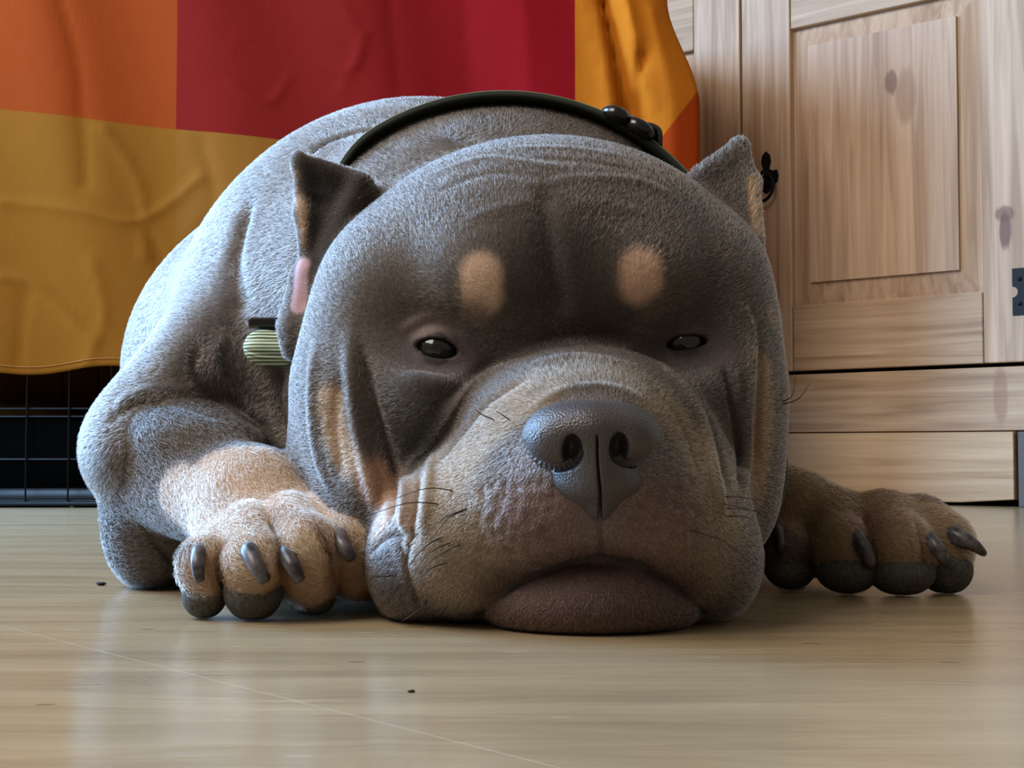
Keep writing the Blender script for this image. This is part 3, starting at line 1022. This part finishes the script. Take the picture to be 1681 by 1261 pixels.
# bare mauve skin round the eyes, and shaded creases at their corners
patch([(680, 575), (760, 590)], 42, (86, 75, 75), .5, .9, ln=.0012, den=.5)
patch([(690, 540), (740, 545)], 24, (112, 97, 94), .5, .8, ln=.0010, den=.4)
patch([(1100, 570), (1180, 562)], 40, (69, 59, 58), .5, .9, ln=.0012, den=.5)
patch([(716, 571)], 30, (46, 38, 38), .15, .95, ln=.0004, den=.0)
patch([(690, 574), (742, 584)], 13, (20, 17, 17), .3, .95, ln=.0004, den=.0)
patch([(1112, 566), (1150, 562)], 18, (20, 17, 17), .3, .95, ln=.0004, den=.0)
patch([(744, 586), (770, 606)], 4, (20, 15, 15), .5, .9, ln=.0005, den=.2)  # eye-corner creases: dark strips painted in as their shade
patch([(642, 572), (684, 574)], 4, (26, 20, 20), .5, .9, ln=.0005, den=.2)
patch([(1164, 560), (1184, 550), (1210, 554)], 4, (22, 17, 17), .5, .9, ln=.0005, den=.2)
# ears
patch([(488, 290), (496, 350), (506, 430)], 10, (157, 127, 101), .4, .95)
patch([(510, 300), (560, 325), (520, 420)], 30, (32, 27, 26), .5, .95, ln=.0015)  # shade of the concave ear hollow painted into the colour
patch([(505, 266), (550, 282), (592, 300)], 15, (40, 35, 32), .5, .9)  # top rim darkened too, for an ear lit from behind
#patch([(510, 300), (560, 330), (520, 420)], 26, (71, 64, 63), .4, .8, ln=.0015)
patch([(494, 435), (490, 500)], 15, (190, 156, 166), .3, 1, ln=.0005, den=.05)
patch([(1238, 300), (1244, 380)], 12, (142, 113, 85), .5, .95, ln=.005)
patch([(1266, 520)], 16, (119, 94, 71), .5, .9)
# nose surroundings: short and sparse
patch([(880, 740), (970, 690), (1060, 735)], 52, (100, 90, 87), .4, .7, ln=.0012)
patch([(985, 790), (985, 850)], 55, (99, 85, 83), .4, .7, ln=.0013)
patch([(985, 990)], 200, None, .3, 1, ln=.0016)
patch([(800, 880), (985, 900), (1150, 880)], 110, None, .3, 1, ln=.0018)
# forelegs and paws
patch([(395, 790), (470, 840)], 88, TAN, .14, 1, parts=(2,))
patch([(350, 765), (420, 752)], 52, TAN, .3, 1, parts=(2,))
patch([(292, 815), (350, 870)], 58, (169, 146, 124), .2, 1, parts=(2,))
patch([(400, 900), (540, 920)], 105, (157, 129, 100), .15, 1, parts=(2,))
patch([(440, 850), (520, 850), (570, 880)], 24, (134, 102, 79), .6, .7, parts=(2,))
patch([(372, 890), (364, 940), (372, 980)], 8, (96, 66, 46), .7, .9, parts=(2,))  # shade in the gaps between the toes, painted as darker brown
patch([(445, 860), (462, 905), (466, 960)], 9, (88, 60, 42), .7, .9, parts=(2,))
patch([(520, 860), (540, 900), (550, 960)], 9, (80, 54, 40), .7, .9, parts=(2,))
patch([(330, 960), (570, 960)], 60, (145, 114, 89), .5, .8, parts=(2,))
patch([(1300, 800), (1400, 860), (1540, 900)], 130, (124, 100, 73), .2, 1, parts=(3,))
patch([(1420, 860)], 40, (118, 86, 70), .6, .7, parts=(3,))
patch([(1280, 900), (1300, 940)], 42, (56, 43, 39), .4, .8, parts=(3,))

me = fast_mesh('dog', V, Q)
ca_ = me.color_attributes.new('coat', 'FLOAT_COLOR', 'POINT')
ca_.data.foreach_set('color', np.concatenate([COL, np.ones((len(V), 1))], 1).astype(np.float32).ravel())
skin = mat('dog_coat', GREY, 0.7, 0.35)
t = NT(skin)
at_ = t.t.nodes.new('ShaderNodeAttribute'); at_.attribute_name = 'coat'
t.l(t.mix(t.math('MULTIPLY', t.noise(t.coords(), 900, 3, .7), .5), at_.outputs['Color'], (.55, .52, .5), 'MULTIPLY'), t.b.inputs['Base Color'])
t.bump(t.noise(t.coords(), 700, 3, .7), .4, .0012)
dog = new_obj('dog', me, skin)
dog['label'] = 'grey and tan cropped-ear bulldog lying with its chin flat on the floor'
dog['category'] = 'dog'

COL *= 1.2
for q in PIT:
    m_ = np.all(np.abs(V - q) < .004, axis=1)
    COL[m_] *= (1 - .5 * np.exp(-((V[m_] - q) ** 2).sum(1) / (2 * .0012 ** 2)))[:, None]
# ---- short fur
def flow(P, Nn, prt):
    nose_c = v3(W(978, 715, .80))
    D = P - nose_c
    D = D / (np.linalg.norm(D, axis=1, keepdims=True) + 1e-9)
    D[prt == 0] += v3([0, .35, 0])
    tm = prt == 1
    sx_ = np.clip((P[tm, 0] + .04) * 4, -1, 1)
    D[tm] = np.stack([sx_ * .55, np.full(tm.sum(), .8), -.35 - .3 * np.abs(sx_)], 1)
    D[prt == 2] = v3(W(480, 960, .87)) - v3(W(270, 740, 1.07))
    D[prt == 3] = v3(W(1500, 960, 1.0)) - v3(W(1200, 800, 1.15))
    s = np.stack([np.sin(P[:, 1] * 61 + P[:, 2] * 47), np.sin(P[:, 0] * 57 + P[:, 2] * 39 + 1), np.sin(P[:, 0] * 49 + P[:, 1] * 67 + 2)], 1)
    D = D / (np.linalg.norm(D, axis=1, keepdims=True) + 1e-9) + .22 * s
    D = D - Nn * (D * Nn).sum(1, keepdims=True)
    return D / (np.linalg.norm(D, axis=1, keepdims=True) + 1e-9)

def make_fur(nh):
    A_ = V[Q]
    c_ = A_.mean(1)
    ar = .5 * np.linalg.norm(np.cross(A_[:, 2] - A_[:, 0], A_[:, 3] - A_[:, 1]), axis=1)
    nn = N[Q].mean(1)
    view = c_ - v3([0, 0, CAMH])
    dist_ = np.linalg.norm(view, axis=1)
    facing = -(nn * view).sum(1) / dist_
    wgt = ar * DEN[Q].mean(1) * np.where(c_[:, 2] < .0015, 0, 1) * (.9 / dist_) ** 2.2 * np.clip(.62 + facing * .6, .10, 1.0)
    wgt = wgt * np.where(c_[:, 1] > 1.45, .3, 1)
    cdf = np.cumsum(wgt); cdf /= cdf[-1]
    fi = np.searchsorted(cdf, RNG.random(nh))
    fi = np.minimum(fi, len(Q) - 1)
    u, v_ = RNG.random(nh)[:, None], RNG.random(nh)[:, None]
    wts = [(1 - u) * (1 - v_), u * (1 - v_), u * v_, (1 - u) * v_]
    R = sum(V[Q[fi, k]] * wts[k] for k in range(4))
    NN = sum(N[Q[fi, k]] * wts[k] for k in range(4))
    NN /= np.linalg.norm(NN, axis=1, keepdims=True) + 1e-9
    cc = sum(COL[Q[fi, k]] * wts[k] for k in range(4))
    ll = sum(LEN[Q[fi, k]] * wts[k][:, 0] for k in range(4))
    prt = part[Q[fi, 0]]
    D = flow(R, NN, prt)
    jit = RNG.normal(0, 1, (nh, 3))
    jit -= NN * (jit * NN).sum(1, keepdims=True)
    D = D + jit * .30
    ll = ll * RNG.uniform(.7, 1.25, nh)
    lift = RNG.uniform(.28, .55, nh)[:, None]
    p0 = R - NN * .0003
    L_ = ll[:, None]
    p1 = R + NN * L_ * lift * .45 + D * L_ * .28
    p2 = R + NN * L_ * lift * .72 + D * L_ * .62
    p3 = R + NN * L_ * lift * .78 + D * L_ * 1.0
    pts = np.stack([p0, p1, p2, p3], 1)
    pts[:, :, 2] = np.maximum(pts[:, :, 2], .0004)
    cu = bpy.data.hair_curves.new('fur')
    cu.add_curves([4] * nh)
    cu.attributes['position'].data.foreach_set('vector', pts.astype(np.float32).ravel())
    rad = cu.attributes.get('radius') or cu.attributes.new('radius', 'FLOAT', 'POINT')
    rr = np.tile(np.array([1, .95, .7, .15], np.float32), (nh, 1)) * (RNG.uniform(.8, 1.2, nh) * .000105 * np.clip(R[:, 1] / .9, .9, 1.6))[:, None]
    rad.data.foreach_set('value', rr.astype(np.float32).ravel())
    var = np.exp(RNG.normal(0, .38, nh))[:, None]
    hc = cu.attributes.new('coat', 'FLOAT_COLOR', 'CURVE')
    hc.data.foreach_set('color', np.concatenate([np.clip(cc * var, 0, 1), np.ones((nh, 1))], 1).astype(np.float32).ravel())
    fm_ = bpy.data.materials.new('fur')
    fm_.use_nodes = True
    nt = fm_.node_tree
    nt.nodes.clear()
    out = nt.nodes.new('ShaderNodeOutputMaterial')
    hb = nt.nodes.new('ShaderNodeBsdfHairPrincipled')
    hb.parametrization = 'COLOR'
    hb.inputs['Roughness'].default_value = .34
    hb.inputs['Radial Roughness'].default_value = .5
    hb.inputs['Coat'].default_value = 0.0
    an = nt.nodes.new('ShaderNodeAttribute')
    an.attribute_name = 'coat'
    nt.links.new(an.outputs['Color'], hb.inputs['Color'])
    nt.links.new(hb.outputs[0], out.inputs[0])
    cu.materials.append(fm_)
    o = bpy.data.objects.new('fur', cu)
    C.objects.link(o)
    o.parent = dog
    return o
if N_FUR: make_fur(N_FUR)

# ---- nose
Yn = float(trace(dog_f, [(985, 745)])[0][1])
n0 = Yn - .012
print('muzzle front at', Yn)
nose_solid = union([E(910, 720, n0 + .018, 54, 50, .024), E(1032, 714, n0 + .018, 52, 48, .024), E(968, 704, n0 + .014, 78, 48, .026),
               E(976, 760, n0 + .014, 44, 60, .020), E(981, 792, n0 + .020, 72, 36, .020), E(985, 832, n0 + .021, 20, 24, .011)], .010)
def on_nose(pts):
    return trace(nose_solid, pts, .5).astype(np.float32)
def cutpath(pts, r0, r1, deep):
    """fine slit sunk straight into the nose leather along a path of (pixel, pixel, distance)"""
    Q_ = smooth_path([W(*p) for p in pts], 3)
    return [(v3(q), r0 + (r1 - r0) * i / (len(Q_) - 1), deep) for i, q in enumerate(Q_)]
CUTS = [cutpath([(948, 745, n0 - .003), (934, 763, n0), (912, 768, n0 + .003), (888, 762, n0 + .008), (868, 745, n0 + .014), (859, 728, n0 + .018)], .0030, .0010, .010),
        cutpath([(1010, 740, n0 - .003), (1022, 757, n0), (1040, 762, n0 + .003), (1060, 754, n0 + .008), (1076, 738, n0 + .014), (1083, 722, n0 + .018)], .0028, .0010, .010),
        cutpath([(980, 715, n0 - .010), (981, 760, n0 - .005), (984, 800, n0), (985, 830, n0 + .008), (985, 858, n0 + .014)], .0004, .0011, .0055)]
HOLES = [(on_nose([(940, 738)])[0] + v3([0, .004, 0]), (.0050, .014, .0086)), (on_nose([(1016, 734)])[0] + v3([0, .004, 0]), (.0047, .014, .0080))]
def nose_f(P):
    d = nose_solid(P)
    for c_, r_ in HOLES: d = smax(d, -ell(c_, r_, P), .003)
    for cuts in CUTS:
        cd_ = None
        for (q0, r0, dp), (q1, r1, _) in zip(cuts[:-1], cuts[1:]):
            ba = (q1 - q0)[[0, 2]]
            pp = P[:, [0, 2]] - q0[[0, 2]]
            t_ = np.clip((pp @ ba) / float(ba @ ba + 1e-12), 0, 1)
            e_ = np.linalg.norm(pp - t_[..., None] * ba, axis=-1) - (r0 + (r1 - r0) * t_)
            e_ = np.maximum(e_, P[:, 1] - (q0[1] + (q1[1] - q0[1]) * t_ + dp))
            cd_ = e_ if cd_ is None else np.minimum(cd_, e_)
        d = smax(d, -cd_, .0010)
    return d
a0, a1 = Wv(845, 870, n0), Wv(1100, 645, n0)
NV, NQ = surface_nets(nose_f, axis([(a0[0], a1[0], .0005)]), axis([(n0 - .016, n0 + .048, .0006)]), axis([(a0[2], a1[2], .0005)]))
NV = relax(NV.astype(np.float32), NQ, 2, .5)
nm_ = mat('nose_leather', (66, 62, 63), 0.40, 0.5)
t = NT(nm_)
vo = t.t.nodes.new('ShaderNodeTexVoronoi'); vo.inputs['Scale'].default_value = 780
t.l(t.coords(), vo.inputs['Vector'])
t.bump(vo.outputs['Distance'], .45, .0010)
new_obj('nose', fast_mesh('nose', NV, NQ), nm_, dog)

# ---- eyeballs
em = mat('wet_eyeball', (20, 19, 18), 0.12, 0.5)
irm = mat('iris', (26, 24, 18), 0.12, 0.5)
pum = mat('pupil', (5, 5, 5), 0.05, 0.6)
for e in EYE:
    nu_, nv_ = 40, 28
    vs = [(0, -e['r'], 0)]
    for j in range(1, nv_):
        th = math.pi * j / nv_
        rr_ = e['r'] * (1 + (.05 if th < .5 else 0) * (1 - th / .5) if th < .5 else 1)
        for i in range(nu_):
            ph = 2 * math.pi * i / nu_
            vs.append((rr_ * math.sin(th) * math.cos(ph), -rr_ * math.cos(th), rr_ * math.sin(th) * math.sin(ph)))
    vs.append((0, e['r'], 0))
    fs = [(0, 1 + (i + 1) % nu_, 1 + i) for i in range(nu_)]
    ring = [0] * nu_
    for j in range(nv_ - 2):
        for i in range(nu_):
            a, b = 1 + j * nu_ + i, 1 + j * nu_ + (i + 1) % nu_
            fs.append((a, b, b + nu_, a + nu_)); ring.append(j + 1)
    last = len(vs) - 1
    fs += [(1 + (nv_ - 2) * nu_ + i, 1 + (nv_ - 2) * nu_ + (i + 1) % nu_, last) for i in range(nu_)]
    m_ = mesh_from(np.array(vs) + e['c'] + np.array([0, -.0004, 0]), fs)
    for mm in (em, irm, pum): m_.materials.append(mm)
    o = new_obj('eye', m_, None, dog)
    idx = [2 if k < 2 else (1 if k < 5 else 0) for k in ring] + [0] * nu_
    o.data.polygons.foreach_set('material_index', idx)

# ---- claws and toe pads
claw_m = mat('claw_horn', (52, 48, 50), 0.36, 0.4)
t = NT(claw_m)
t.l(t.ramp(t.noise(t.coords((1, 1, 1)), 160, 3), [(0.35, lin((40, 36, 38))), (0.7, lin((96, 90, 92)))]), t.b.inputs['Base Color'])
pad_m = mat('paw_pad_skin', (62, 60, 54), 0.75, 0.35)
t = NT(pad_m)
nn_ = t.noise(t.coords(), 420, 4, .7)
t.l(t.ramp(nn_, [(0.35, lin((46, 44, 40))), (0.7, lin((84, 82, 74)))]), t.b.inputs['Base Color'])
t.bump(nn_, .7, .0014)
def claw(a, b, r, tip=.40):
    """curved tapering claw from pixel a to pixel b, rooted in the toe"""
    A_, B_ = trace(dog_f, [a])[0], None
    Yb = A_[1] - .006
    B_ = W(b[0], b[1], Yb)
    mid = (A_ + B_) / 2 + np.array([0, -.0035, .0015])
    root_ = A_ + np.array([0, .010, .001]) + (A_ - B_) * .15
    path = smooth_path([root_, A_ + (0, .0012, .001), mid, B_], 6)
    n_ = len(path)
    rad_ = [S(r, A_[1]) * 1.12 * (1.0 - tip * max(0, (i / (n_ - 1) - .2) / .8) ** 1.3) * (.7 if i == n_ - 1 else 1) for i in range(n_)]
    MB().tube(path, rad_, 14).build('claw', claw_m, dog)
claw((325, 912), (328, 955), 12); claw((410, 912), (437, 956), 15); claw((471, 915), (494, 955), 14); claw((556, 887), (579, 920), 13)
claw((1278, 874), (1283, 908), 9); claw((1412, 892), (1430, 930), 14); claw((1528, 890), (1550, 922), 13); claw((1572, 884), (1618, 911), 16, .75)
def pad(px, py, Y, rx, ry, rY, roll=0):
    f1 = E(px, py, Y, rx, ry, rY, roll)
    c_ = W(px, py, Y)
    def f(P): return smax(f1(P), .0003 - P[..., 2], .002)
    R_ = np.array([S(rx, Y) * 1.25, rY * 1.25, S(ry, Y) * 1.25])
    a_, b_ = c_ - R_, c_ + R_
    a_[2] = min(a_[2], -.002)
    PV, PQ = surface_nets(f, axis([(a_[0], b_[0], .0012)]), axis([(a_[1], b_[1], .0012)]), axis([(a_[2], b_[2], .0012)]))
    PV = relax(PV.astype(np.float32), PQ, 3, .5)
    new_obj('paw_pad', fast_mesh('paw_pad', PV, PQ), pad_m, dog)
pad(336, 976, .8765, 37, 40, .0160)
pad(416, 970, .8695, 49, 50, .0190)
pad(512, 985, .886, 38, 26, .0140)
pad(1297, 940, 1.046, 40, 26, .016)
pad(1390, 940, 1.022, 50, 34, .0215)
pad(1480, 940, 1.016, 55, 38, .0235)
pad(1553, 936, 1.030, 43, 40, .0200)

# ---- whiskers
whm = mat('whisker_hair', (28, 24, 22), 0.5)
def whisker(pts, dz=.012):
    base = trace(dog_f, [pts[0]])[0]
    P = [base + np.array([0, .001, 0])]
    n_ = len(pts)
    for i in range(1, n_):
        s_ = trace(dog_f, [pts[i]])[0]
        y_ = base[1] - .004 - .004 * i / n_
        if s_[1] < 1.5: y_ = min(y_, s_[1] - .003)
        P.append(W(pts[i][0], pts[i][1], y_))
    P = smooth_path(P, 6)
    MB().tube(P, list(np.linspace(.00042, .00016, len(P))), 6).build('whisker', whm, dog)
for wpts in (
    [(745, 806), (700, 802), (640, 822)], [(722, 828), (670, 826), (606, 846)], [(762, 838), (735, 852), (708, 885)], [(768, 835), (730, 850), (700, 874)],
    [(726, 882), (700, 896), (676, 922), (672, 932)], [(742, 890), (706, 908), (680, 938)], [(760, 892), (715, 915), (690, 940)], [(734, 924), (705, 935), (678, 962)],
    [(648, 945), (625, 947), (606, 945)], [(700, 985), (690, 1000), (660, 1020)], [(720, 1015), (740, 1038), (712, 1036)],
    [(1185, 816), (1215, 816), (1258, 824)], [(1182, 826), (1210, 832), (1240, 840)], [(1188, 834), (1218, 836), (1250, 840)], [(1192, 848), (1215, 848), (1238, 852)],
    [(1130, 870), (1190, 890), (1230, 925)], [(812, 690), (790, 680), (780, 672)], [(838, 690), (815, 675)], [(500, 645), (520, 660), (545, 672)], [(512, 682), (535, 690)],
    [(1283, 660), (1300, 650), (1306, 620)], [(1284, 664), (1310, 655), (1328, 632)]):
    whisker(wpts)

# ================================================================== COLLAR
bvh = BVHTree.FromPolygons([tuple(v) for v in V.tolist()], Q.tolist())
col_m = mat('collar_webbing', (34, 38, 34), 0.7, 0.3)
t = NT(col_m)
wvv = t.t.nodes.new('ShaderNodeTexWave'); wvv.inputs['Scale'].default_value = 420; wvv.inputs['Distortion'].default_value = 1.0
t.l(t.coords(), wvv.inputs['Vector'])
t.l(t.mix(wvv.outputs[1], lin((16, 17, 16)), lin((52, 58, 47))), t.b.inputs['Base Color'])
t.bump(wvv.outputs[1], .6, .0008)
green_m = mat('green_webbing', (168, 186, 160), 0.65, 0.3)
t = NT(green_m)
gs = t.t.nodes.new('ShaderNodeSeparateXYZ'); t.l(t.coords(), gs.inputs[0])
t.l(t.mix(t.math('MULTIPLY', t.math('ADD', t.math('SINE', t.math('MULTIPLY', gs.outputs[2], 2 * math.pi / .00236)), .4), 1.2, True), lin((88, 104, 84)), lin((206, 220, 196))), t.b.inputs['Base Color'])
plas = mat('black_plastic', (14, 14, 15), 0.22, 0.5)
P_top = trace(dog_f, [(900, 178)])[0]
YK = 1.045
axc = np.array([W(840, 560, YK)[0], YK, W(840, 560, YK)[2]])
e1 = np.array([1.0, .0, 0]); e2 = np.array([0, .02, 1.0])
neck_f = lambda P: smin(smin(neck(P), skull(P), .018), muzzle(P), .014)
collar = empty('dog_collar', tuple(axc))
tag(collar, 'dark webbing collar with black buckle worn round the grey dog\'s neck', 'collar')
pts_, nrm_, sid_ = [], [], []
for a in np.linspace(math.radians(-60), math.radians(240), 150):
    d_ = e1 * math.cos(a) + e2 * math.sin(a)
    d_ /= np.linalg.norm(d_)
    r_ = .30
    for _ in range(60): r_ -= float(neck_f(v3([axc + d_ * r_]))[0]) * .8
    dg_ = math.degrees(a)
    sink = min(1, max(0, (dg_ - 128) / 14)) * min(1, max(0, (215 - dg_) / 10))
    pts_.append(axc + d_ * (r_ + .0052 - .013 * sink))
    nrm_.append(d_)
pts_ = np.array(pts_)
for _ in range(6):
    pts_[1:-1] = .5 * pts_[1:-1] + .25 * (pts_[:-2] + pts_[2:])
keep = pts_[:, 2] > .02
pts_, nrm_ = pts_[keep], np.array(nrm_)[keep]
for i in range(len(pts_)):
    tdir = pts_[min(i + 1, len(pts_) - 1)] - pts_[max(i - 1, 0)]
    sid_.append(np.cross(tdir, nrm_[i]) / np.linalg.norm(np.cross(tdir, nrm_[i])))
MB().ribbon([p - axc for p in pts_], nrm_, sid_, .0125, .0020).build('strap', col_m, collar)
rib_m = mat('olive_thread', (104, 112, 92), .7, .2)
for o_ in (-.0112, -.0060, .0):
    MB().tube([p + n_ * .0024 + s_ * o_ - axc for p, n_, s_ in zip(pts_, nrm_, sid_)], .0007, 6).build('rib', rib_m, collar)
def near(px, py):
    """index of the strap point that the camera sees nearest a pixel"""
    best, bi = 1e9, 0
    for i, p in enumerate(pts_):
        q = (p - (0, 0, CAMH))
        c_, s_ = math.cos(PITCH), math.sin(PITCH)
        yy = q[1] * c_ + q[2] * s_; zz = -q[1] * s_ + q[2] * c_
        u_, v_ = CX + F * q[0] / yy, CY - F * zz / yy
        dd = (u_ - px) ** 2 + (v_ - py) ** 2
        if dd < best: best, bi = dd, i
    return bi
i0 = near(1040, 205)
for k, (i, hw, L_) in enumerate(((near(1018, 192), .0150, .012), (near(1052, 215), .0150, .016))):
    p, n_, sd = pts_[i], nrm_[i], sid_[i]
    td = np.cross(n_, sd)
    rg = [p + n_ * .004 + sd * hw * math.cos(a) * 1.0 + td * L_ * math.sin(a) * .6 for a in np.linspace(0, 2 * math.pi, 25)]
    MB().tube([q - axc for q in rg], .0058, 10, cap=False).build('slider_buckle', plas, collar)
# loose webbing loop arching behind the slider
ia, ib = near(1040, 205), near(1088, 245)
aP, bP = pts_[ia], pts_[ib]
lp = smooth_path([aP + nrm_[ia] * .003, (aP * .62 + bP * .38) + nrm_[ia] * .0100, (aP * .3 + bP * .7) + nrm_[ib] * .0115, bP + nrm_[ib] * .003], 8)
lpt = [np.array(q) for q in lp]
ln_, ls_ = [], []
for i in range(len(lpt)):
    td = lpt[min(i + 1, len(lpt) - 1)] - lpt[max(i - 1, 0)]
    sd = sid_[ia]
    n_ = np.cross(sd, td); n_ /= np.linalg.norm(n_)
    if n_ @ nrm_[ia] < 0: n_ = -n_
    ln_.append(n_); ls_.append(sd)
MB().ribbon([q - axc for q in lpt], ln_, ls_, .0120, .0018).build('webbing_loop', col_m, collar)
# green ribbed roll and black clip at the side of the neck
c0 = trace(dog_f, [(428, 572)])[0]
rl = MB()
cpt3 = np.array([c0[0], c0[1] - .012, c0[2]])
axd = np.array([1.0, .10, -.08]); axd /= np.linalg.norm(axd)
nR, nA = 176, 20
for j in range(nA + 1):
    for i in range(nR):
        a = 2 * math.pi * i / nR
        r_ = .0118 * (1 + .05 * math.cos(2 * math.pi * math.cos(a) * 5)) * math.sqrt(max(.02, 1 - max(0, 1 - j / nA / .42) ** 2.2))
        u_ = np.array([0, 1, 0.0]); w_ = np.cross(axd, u_); w_ /= np.linalg.norm(w_); u_ = np.cross(w_, axd)
        rl.v.append(tuple(cpt3 + axd * (.034 * (j / nA) - .010) + u_ * math.cos(a) * r_ + w_ * math.sin(a) * r_ - axc))
for j in range(nA):
    for i in range(nR):
        a, b = j * nR + i, j * nR + (i + 1) % nR
        rl.f.append((a, b, b + nR, a + nR))
rl.f.append(tuple(range(nR))[::-1]); rl.f.append(tuple(nA * nR + i for i in range(nR)))
rl.build('rolled_webbing', green_m, collar)
bk = MB()
cc_ = cpt3 + np.array([.004, .004, .017]) - axc
bk.box(cc_[0] - .011, cc_[0] + .012, cc_[1] - .004, cc_[1] + .010, cc_[2] - .003, cc_[2] + .004)
bk.build('side_clip', plas, collar, smooth=False, bevel=.0015)

# ================================================================== crumbs on the floor
def crumb(px, py, r, colr_, label, cat='crumb', k=0):
    Y = CAMH * F / (py - HOR)
    c_ = W(px, py, Y)
    rg = random.Random(px)
    me_ = bpy.data.meshes.new('crumb')
    import bmesh
    b_ = bmesh.new()
    bmesh.ops.create_icosphere(b_, subdivisions=2, radius=r)
    for v_ in b_.verts:
        v_.co *= rg.uniform(.7, 1.2)
        v_.co.z *= .55
        v_.co.x *= 1.5
    zm = min(v_.co.z for v_ in b_.verts)
    for v_ in b_.verts: v_.co.z -= zm
    b_.to_mesh(me_); b_.free()
    o = new_obj('crumb', me_, mat('crumb', colr_, .8))
    o.location = (c_[0], c_[1], 0.0)
    o['label'] = label; o['category'] = cat
crumb(165, 960, .0026, (30, 26, 24), 'small dark crumb on the floor beside the dog\'s elbow')
crumb(675, 1133, .0011, (34, 28, 22), 'tiny dark speck on the bare floor in front of the dog\'s chin')
crumb(118, 833, .0026, (220, 216, 205), 'small white crumb on the floor at the foot of the wire crate')
